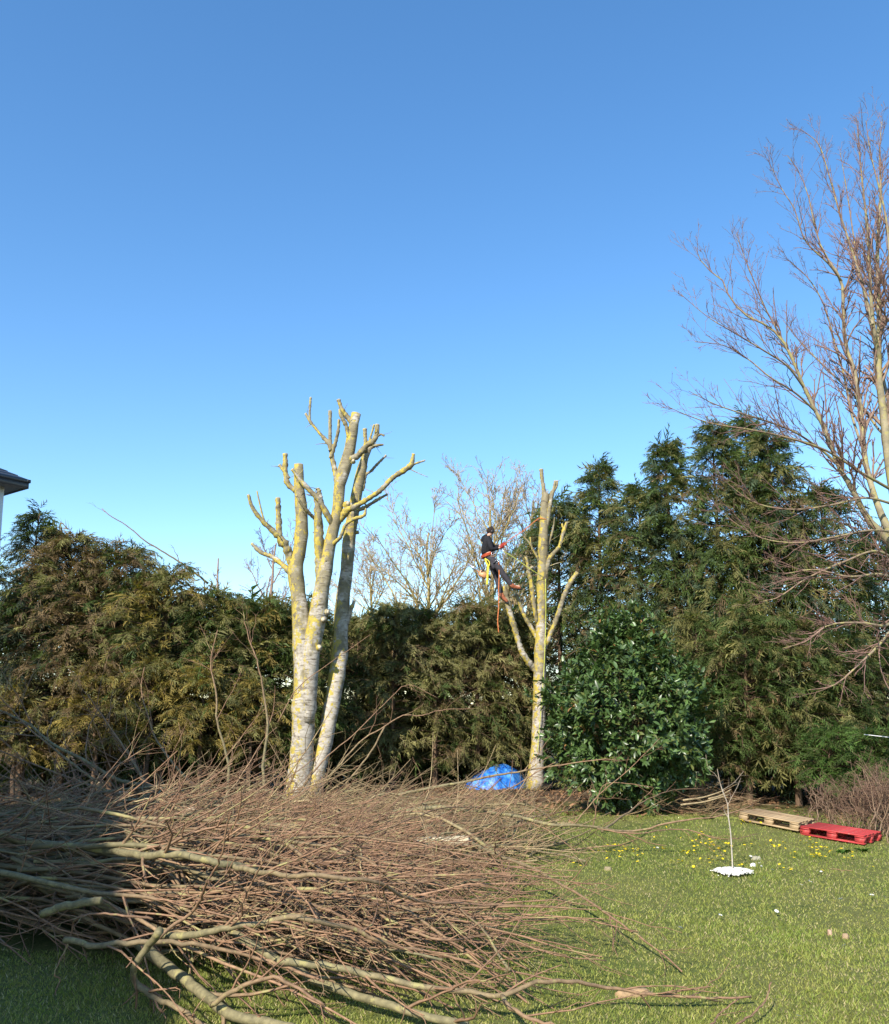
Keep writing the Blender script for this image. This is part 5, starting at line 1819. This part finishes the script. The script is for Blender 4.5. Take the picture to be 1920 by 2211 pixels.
def climber():
    org = J(1056, 1206)
    t = thing('person', 'tree climber in black hoodie and charcoal trousers leaning back in a harness, facing the trunk', 'person', org)

    def sk(name, js, es, rs, mat, parent, sub=2):
        return obj(name, skin_mesh(name, [A(j) - org for j in js], es, rs, sub), mat, parent)
    pel, wai, che, nec = J(1056, 1205), J(1051, 1190), J(1049, 1172), J(1054, 1158)
    hb, hc, ht = J(1058.5, 1154), J(1061, 1148.5), J(1062.5, 1143.5)
    rs_, re_, rw, rh = J(1055, 1163, -.17), J(1062, 1187, -.26), J(1079, 1183, -.16), J(1084, 1181, -.12)
    ls_, le, lw, lh = J(1053, 1163, .17), J(1066, 1182, .24), J(1082, 1178, .10), J(1087, 1176, .06)
    rhp, rk, ra, rt = J(1062, 1208, -.10), J(1087, 1240, -.14), J(1106, 1266, -.12), J(1124, 1267, -.10)
    lhp, lk, la, lt = J(1060, 1210, .10), J(1073, 1247, .06), J(1083, 1286, -.02), J(1094, 1295, -.05)
    js = [pel, wai, che, nec, hb, hc, ht, rs_, re_, rw, rh, ls_, le, lw, lh, rhp, rk, ra, rt, lhp, lk, la, lt]
    es = [(0, 1), (1, 2), (2, 3), (3, 4), (4, 5), (5, 6), (2, 7), (7, 8), (8, 9), (9, 10), (2, 11), (11, 12), (12, 13), (13, 14), (0, 15), (15, 16), (16, 17), (17, 18), (0, 19), (19, 20), (20, 21), (21, 22)]
    rs = [.13, .12, .14, .05, .055, .085, .07, .06, .042, .03, .03, .06, .042, .03, .03, .085, .055, .04, .035, .085, .055, .04, .035]
    body = sk('body', js, es, rs, M['skin'], t)
    # face: nose, brow, ear on the near side
    g = G()
    fw = nrm(A([.85, .45, -.22])); rt_ = nrm(A([.45, -.85, 0])); upv = np.cross(fw, -rt_)
    upv = upv if upv[2] > 0 else -upv
    hcl = hc - org
    hcen = hcl - fw * .022 + upv * .022
    nu, nv = 20, 14
    uu = np.linspace(0, 2 * pi, nu, endpoint=False); vv = np.linspace(.02, pi - .02, nv)
    D = A([[sin(v_) * cos(u_), sin(v_) * sin(u_), cos(v_)] for v_ in vv for u_ in uu])
    W = D[:, :1] * fw + D[:, 1:2] * rt_ + D[:, 2:] * upv
    rad_ = A([.104, .094, .108])
    HV = hcen + (D[:, :1] * rad_[0]) * fw + (D[:, 1:2] * rad_[1]) * rt_ + (D[:, 2:] * rad_[2]) * upv
    HF = []
    for a_ in range(nv - 1):
        for b_ in range(nu):
            q4 = [a_ * nu + b_, (a_ + 1) * nu + b_, (a_ + 1) * nu + (b_ + 1) % nu, a_ * nu + (b_ + 1) % nu]
            m_ = D[q4].mean(0)
            if (m_[0] < .30 or m_[2] > .50) and m_[2] > -.62:
                HF += [[q4[0], q4[1], q4[2]], [q4[0], q4[2], q4[3]]]
    g.add(HV, HF)
    g.build('hair', M['hair'], t)
    sk('nose', [hc + fw * .085 - upv * .01, hc + fw * .115 - upv * .03], [(0, 1)], [.012, .013], M['skin'], body, 1)
    sk('ear', [hc + rt_ * .08 + upv * .01, hc + rt_ * .085 - upv * .035], [(0, 1)], [.016, .012], M['skin'], body, 1)
    for sgn in (-1, 1):
        sk('eye', [hc + fw * .083 + rt_ * .03 * sgn + upv * .012, hc + fw * .086 + rt_ * .03 * sgn + upv * .012], [(0, 1)], [.009, .008], M['sole'], body, 1)
    sk('mouth', [hc + fw * .085 - upv * .055 - rt_ * .02, hc + fw * .085 - upv * .055 + rt_ * .02], [(0, 1)], [.006, .006], M['glove'], body, 1)
    # hoodie with hood hanging on the back
    sk('hoodie', [pel + (wai - pel) * .45, wai, che, nec - A([.01, 0, .01]), rs_, re_, rw - (rw - re_) * .12, ls_, le, lw - (lw - le) * .12],
       [(0, 1), (1, 2), (2, 3), (2, 4), (4, 5), (5, 6), (2, 7), (7, 8), (8, 9)],
       [.17, .175, .19, .10, .088, .066, .048, .088, .066, .048], M['hoodie'], t)
    sk('hood', [nec + A([-.03, -.12, .0]), nec + A([-.12, -.05, -.03]), nec + A([-.12, .06, -.03]), nec + A([-.02, .12, .0]), nec + A([-.13, 0, -.14])],
       [(0, 1), (1, 2), (2, 3), (1, 4)], [.045, .065, .065, .045, .06], M['hoodie'], t)
    sk('trousers', [pel, pel + A([0, 0, .05]), rhp, (rhp + rk) / 2, rk, (rk + ra) / 2, ra - (ra - rk) * .04, lhp, (lhp + lk) / 2, lk, (lk + la) / 2, la - (la - lk) * .04],
       [(0, 1), (0, 2), (2, 3), (3, 4), (4, 5), (5, 6), (0, 7), (7, 8), (8, 9), (9, 10), (10, 11)],
       [(.155, .145), (.15, .135), .115, .098, .078, .074, .062, .115, .098, .078, .074, .062], M['trouser'], t)
    for a_, b_, k_ in ((ra, rt, rk), (la, lt, lk)):
        d = nrm(b_ - a_); sh = nrm(k_ - a_)
        bt = sk('boot', [a_ + sh * .10, a_ + sh * .01, a_ - d * .05 - sh * .02, a_ + d * .09 - sh * .03, a_ + d * .20 - sh * .045], [(0, 1), (1, 2), (1, 3), (3, 4)], [.060, .058, .045, .05, .042], M['boot'], t)
        sk('sole', [a_ - d * .08 - sh * .065, a_ + d * .06 - sh * .07, a_ + d * .22 - sh * .075], [(0, 1), (1, 2)], [.03, .032, .03], M['sole'], bt, 1)
    # gloved hands: palm, four curled fingers and a thumb
    rope_d = nrm(at(1160, 1125, Y2 - .15) - J(1084, 1181, -.12))
    for (h_, w_, dd) in ((rh, rw, -.1), (lh, lw, .1)):
        f_ = nrm(h_ - w_)
        pl = h_
        s1 = nrm(np.cross(f_, A([0, 0, 1.0])))
        u1 = np.cross(s1, f_)
        js_ = [w_ - f_ * .02, w_ + f_ * .03, pl + f_ * .02]
        es_ = [(0, 1), (1, 2)]
        rr_ = [.042, .038, .036]
        for k in range(4):
            o_ = (k - 1.5) * .021
            ln = [.026, .031, .029, .022][k]
            b0 = len(js_)
            js_ += [pl + f_ * .045 + u1 * o_, pl + f_ * (.05 + ln) + u1 * o_ - s1 * .012, pl + f_ * (.045 + ln) + u1 * o_ - s1 * .04, pl + f_ * .035 + u1 * o_ - s1 * .045]
            es_ += [(2, b0), (b0, b0 + 1), (b0 + 1, b0 + 2), (b0 + 2, b0 + 3)]
            rr_ += [.0105, .0105, .010, .009]
        b0 = len(js_)
        js_ += [pl - f_ * .005 + u1 * .04, pl + f_ * .025 + u1 * .052 - s1 * .02, pl + f_ * .04 + u1 * .04 - s1 * .045]
        es_ += [(1, b0), (b0, b0 + 1), (b0 + 1, b0 + 2)]
        rr_ += [.013, .012, .010]
        sk('glove', js_, es_, rr_, M['glove'], t, 2)
    # ear defenders: head band and two cups
    bandp = [hc + rt_ * .108 * cos(a) + upv * (.02 + .125 * sin(a)) - fw * .02 for a in np.linspace(0, pi, 11)]
    g = G()
    V, F, _ = tubes(A(bandp) - org, np.full(11, .009), 6)
    g.add(V, F)
    ed = g.build('ear_defenders', M['black_plastic'], t)
    for sgn, mt in ((1, M['black_plastic']), (-1, M['glove'])):
        c_ = hcl + rt_ * .088 * sgn - upv * .012 - fw * .02
        ss = A([-.02, 0, .02, .03])
        P = c_ + rt_[None] * (ss * sgn)[:, None]
        g = G()
        V, F, _ = tubes(P, A([.035, .046, .042, .02]), 12, True, True)
        g.add(V, F)
        g.build('ear_cup', mt, ed)
    # harness: waist belt ring, leg loops, metal rings
    ax = nrm(wai - pel)
    s1 = nrm(np.cross(ax, A([0, 1.0, 0]))); s2 = np.cross(ax, s1)
    c_ = pel + ax * .075
    aa = np.linspace(0, 2 * pi, 25)
    g = G()
    for off, rr_ in ((0, .016), (.022, .016), (-.022, .015)):
        P = A([c_ + ax * off + s1 * .172 * cos(a) + s2 * .19 * sin(a) for a in aa]) - org
        V, F, _ = tubes(P, np.full(25, rr_), 6)
        g.add(V, F)
    hn = g.build('harness', M['harness'], t)
    for hp_, kn in ((rhp, rk), (lhp, lk)):
        d = nrm(kn - hp_); c2 = hp_ + d * .12
        q1 = nrm(np.cross(d, A([0, 1.0, 0]))); q2 = np.cross(d, q1)
        P = A([c2 + q1 * .118 * cos(a) + q2 * .118 * sin(a) for a in aa]) - org
        g = G()
        V, F, _ = tubes(P, np.full(25, .016), 6)
        g.add(V, F)
        g.build('leg_loop', M['black_plastic'], hn)
    for px, py, d in ((1064, 1195, -.2), (1070, 1193, -.18), (1078, 1188, -.14), (1084, 1189, -.1), (1073, 1212, -.2)):
        c3 = J(px, py, d)
        P = A([c3 + A([.034 * cos(a), 0.01 * sin(a), .034 * sin(a)]) for a in aa]) - org
        g = G()
        V, F, _ = tubes(P, np.full(25, .008), 5)
        g.add(V, F)
        g.build('karabiner', M['metal'], hn)
    # tool pouch on the near hip
    g = G()
    pc = J(1064, 1222, -.24) - org
    V, F = bevel_box(.07, .08, .17, .015)
    g.add(V @ np.array([[.9, 0, -.4], [0, 1, 0], [.4, 0, .9]]).T + pc, F)
    g.build('tool_pouch', M['trouser'], hn, smooth=False)
    return t


climber()


def rope(name, label, pts, r, mat, cat='rope', strands=1, gap=.03):
    P = A(pts)
    n = 8 * len(P)
    Q = spline(P, n)
    g = G()
    for k in range(strands):
        off = A([0, 0, (k - (strands - 1) / 2) * gap])
        V, F, _ = tubes(Q - P[0] + off * np.sin(np.linspace(.15, 1, n) * pi * .85)[:, None], np.full(n, r), 7, True, True)
        g.add(V, F)
    return tag(g.build(name, mat, None, loc=P[0]), label, cat)


ring = [at(1172, 1122, Y2) + A([.132 * cos(a), .132 * sin(a), .02 * sin(a * 2)]) for a in np.linspace(pi * 1.15, pi * 3.0, 12)]
rope('rope', 'doubled orange work rope running from the climber up to the pale trunk', [J(1079, 1190, -.1), J(1087, 1180, -.06), J(1100, 1166, 0), at(1130, 1146, Y2 - .25)] + ring, .0055, M['rope_orange'], strands=2, gap=.02)
rope('rope', 'orange rope tail hanging straight down below the climber', [J(1077, 1212, -.18), J(1078, 1240, -.2), J(1077, 1275, -.2), J(1077, 1310, -.2), J(1075, 1340, -.2), J(1077, 1366, -.2)], .013, M['rope_orange'])
rope('rope', 'lime green line sagging from the harness to the trunk', [J(1086, 1190, -.1), at(1110, 1204, Y2 - .4), at(1140, 1225, Y2 - .38), at(1160, 1238, Y2 - .3), at(1174, 1247, Y2 - .17)], .009, M['rope_lime'])
rope('rope', 'lime green line hanging down the right side of the climbed trunk', [at(1178, 1250, Y2 - .18), at(1179, 1300, Y2 - .2), at(1178, 1370, Y2 - .2), at(1175, 1440, Y2 - .22), at(1171, 1500, Y2 - .24), at(1166, 1560, Y2 - .25), at(1160, 1625, Y2 - .27)], .010, M['rope_lime'])


def sling():
    g = G()
    pts = [J(1048, 1206, -.22), J(1050, 1214, -.26), J(1054, 1222, -.26), J(1053.5, 1235, -.26), J(1052.5, 1250, -.26), J(1052, 1263, -.26)]
    Q = spline(A(pts), 20)
    w = np.interp(np.linspace(0, 1, 20), [0, .2, .35, .6, 1], [.009, .014, .018, .014, .020])
    o0 = Q[0].copy()
    for off in (-.012, .012):
        V, F, _ = tubes(Q - o0 + A([off, 0, 0]), w, 6, True, True)
        g.add(V, F)
    Q2 = spline(A([J(1048, 1206, -.22), J(1056, 1212, -.24), J(1057, 1220, -.25), J(1054, 1226, -.26)]), 10)
    V, F, _ = tubes(Q2 - o0, np.full(10, .014), 6, True, True)
    g.add(V, F)
    tag(g.build('sling', M['yellow'], None, loc=o0), 'bright yellow webbing sling hanging from the back of the climber harness', 'sling')


sling()


def chainsaw():
    a, b = J(1010, 1217, -.2), J(1036, 1236, -.2)
    d = nrm(b - a)
    up = nrm(A([0, 0, 1.0]) - d * d[2])
    sd = np.cross(d, up)
    t = thing('chainsaw', 'small chainsaw with a pale bar hanging behind the climber', 'chainsaw', b)
    B = np.stack([d, sd, up], 1)

    def bx_(name, l, w, h, c, mat, parent, bev=.012):
        V, F = bevel_box(l, w, h, bev)
        g = G()
        g.add((V + A(c)) @ B.T, F)
        return g.build(name, mat, parent, smooth=False)
    L = np.linalg.norm(b - a)
    n = 10
    # guide bar with rounded nose
    an = np.linspace(pi / 2, 3 * pi / 2, n)
    out = [(0.02, .03)] + [(-L + .03 + .03 * cos(x), .03 * sin(x)) for x in an] + [(0.02, -.03)]
    V = A([[x, s_ * .006, z] for s_ in (-1, 1) for x, z in out])
    m = len(out)
    F = [[0, i, i + 1] for i in range(1, m - 1)] + [[m, m + i + 1, m + i] for i in range(1, m - 1)]
    for i in range(m):
        j = (i + 1) % m
        F += [[i, m + i, m + j], [i, m + j, j]]
    g = G()
    g.add(V @ B.T, F)
    g.build('guide_bar', M['metal'], t, smooth=False)
    bx_('motor_housing', .20, .13, .14, (.10, 0, .0), M['orange_plastic'], t, .025)
    bx_('clutch_cover', .14, .03, .11, (.05, -.08, .01), M['white_plastic'], t, .02)
    bx_('rear_handle', .13, .04, .05, (.25, 0, .05), M['black_plastic'], t)
    P = A([[.03, -.08, .03], [.03, -.07, .14], [.03, 0, .17], [.03, .07, .14], [.03, .08, .02]]) @ B.T
    Q = spline(P, 14)
    g = G()
    V, F, _ = tubes(Q, np.full(14, .012), 6, True, True)
    g.add(V, F)
    g.build('front_handle', M['black_plastic'], t)
    rope('strop', 'short dark strop from the harness down to the chainsaw', [J(1048, 1208, -.1), J(1044, 1218, -.18), J(1041, 1232, -.2)], .01, M['black_plastic'], 'strap')


chainsaw()
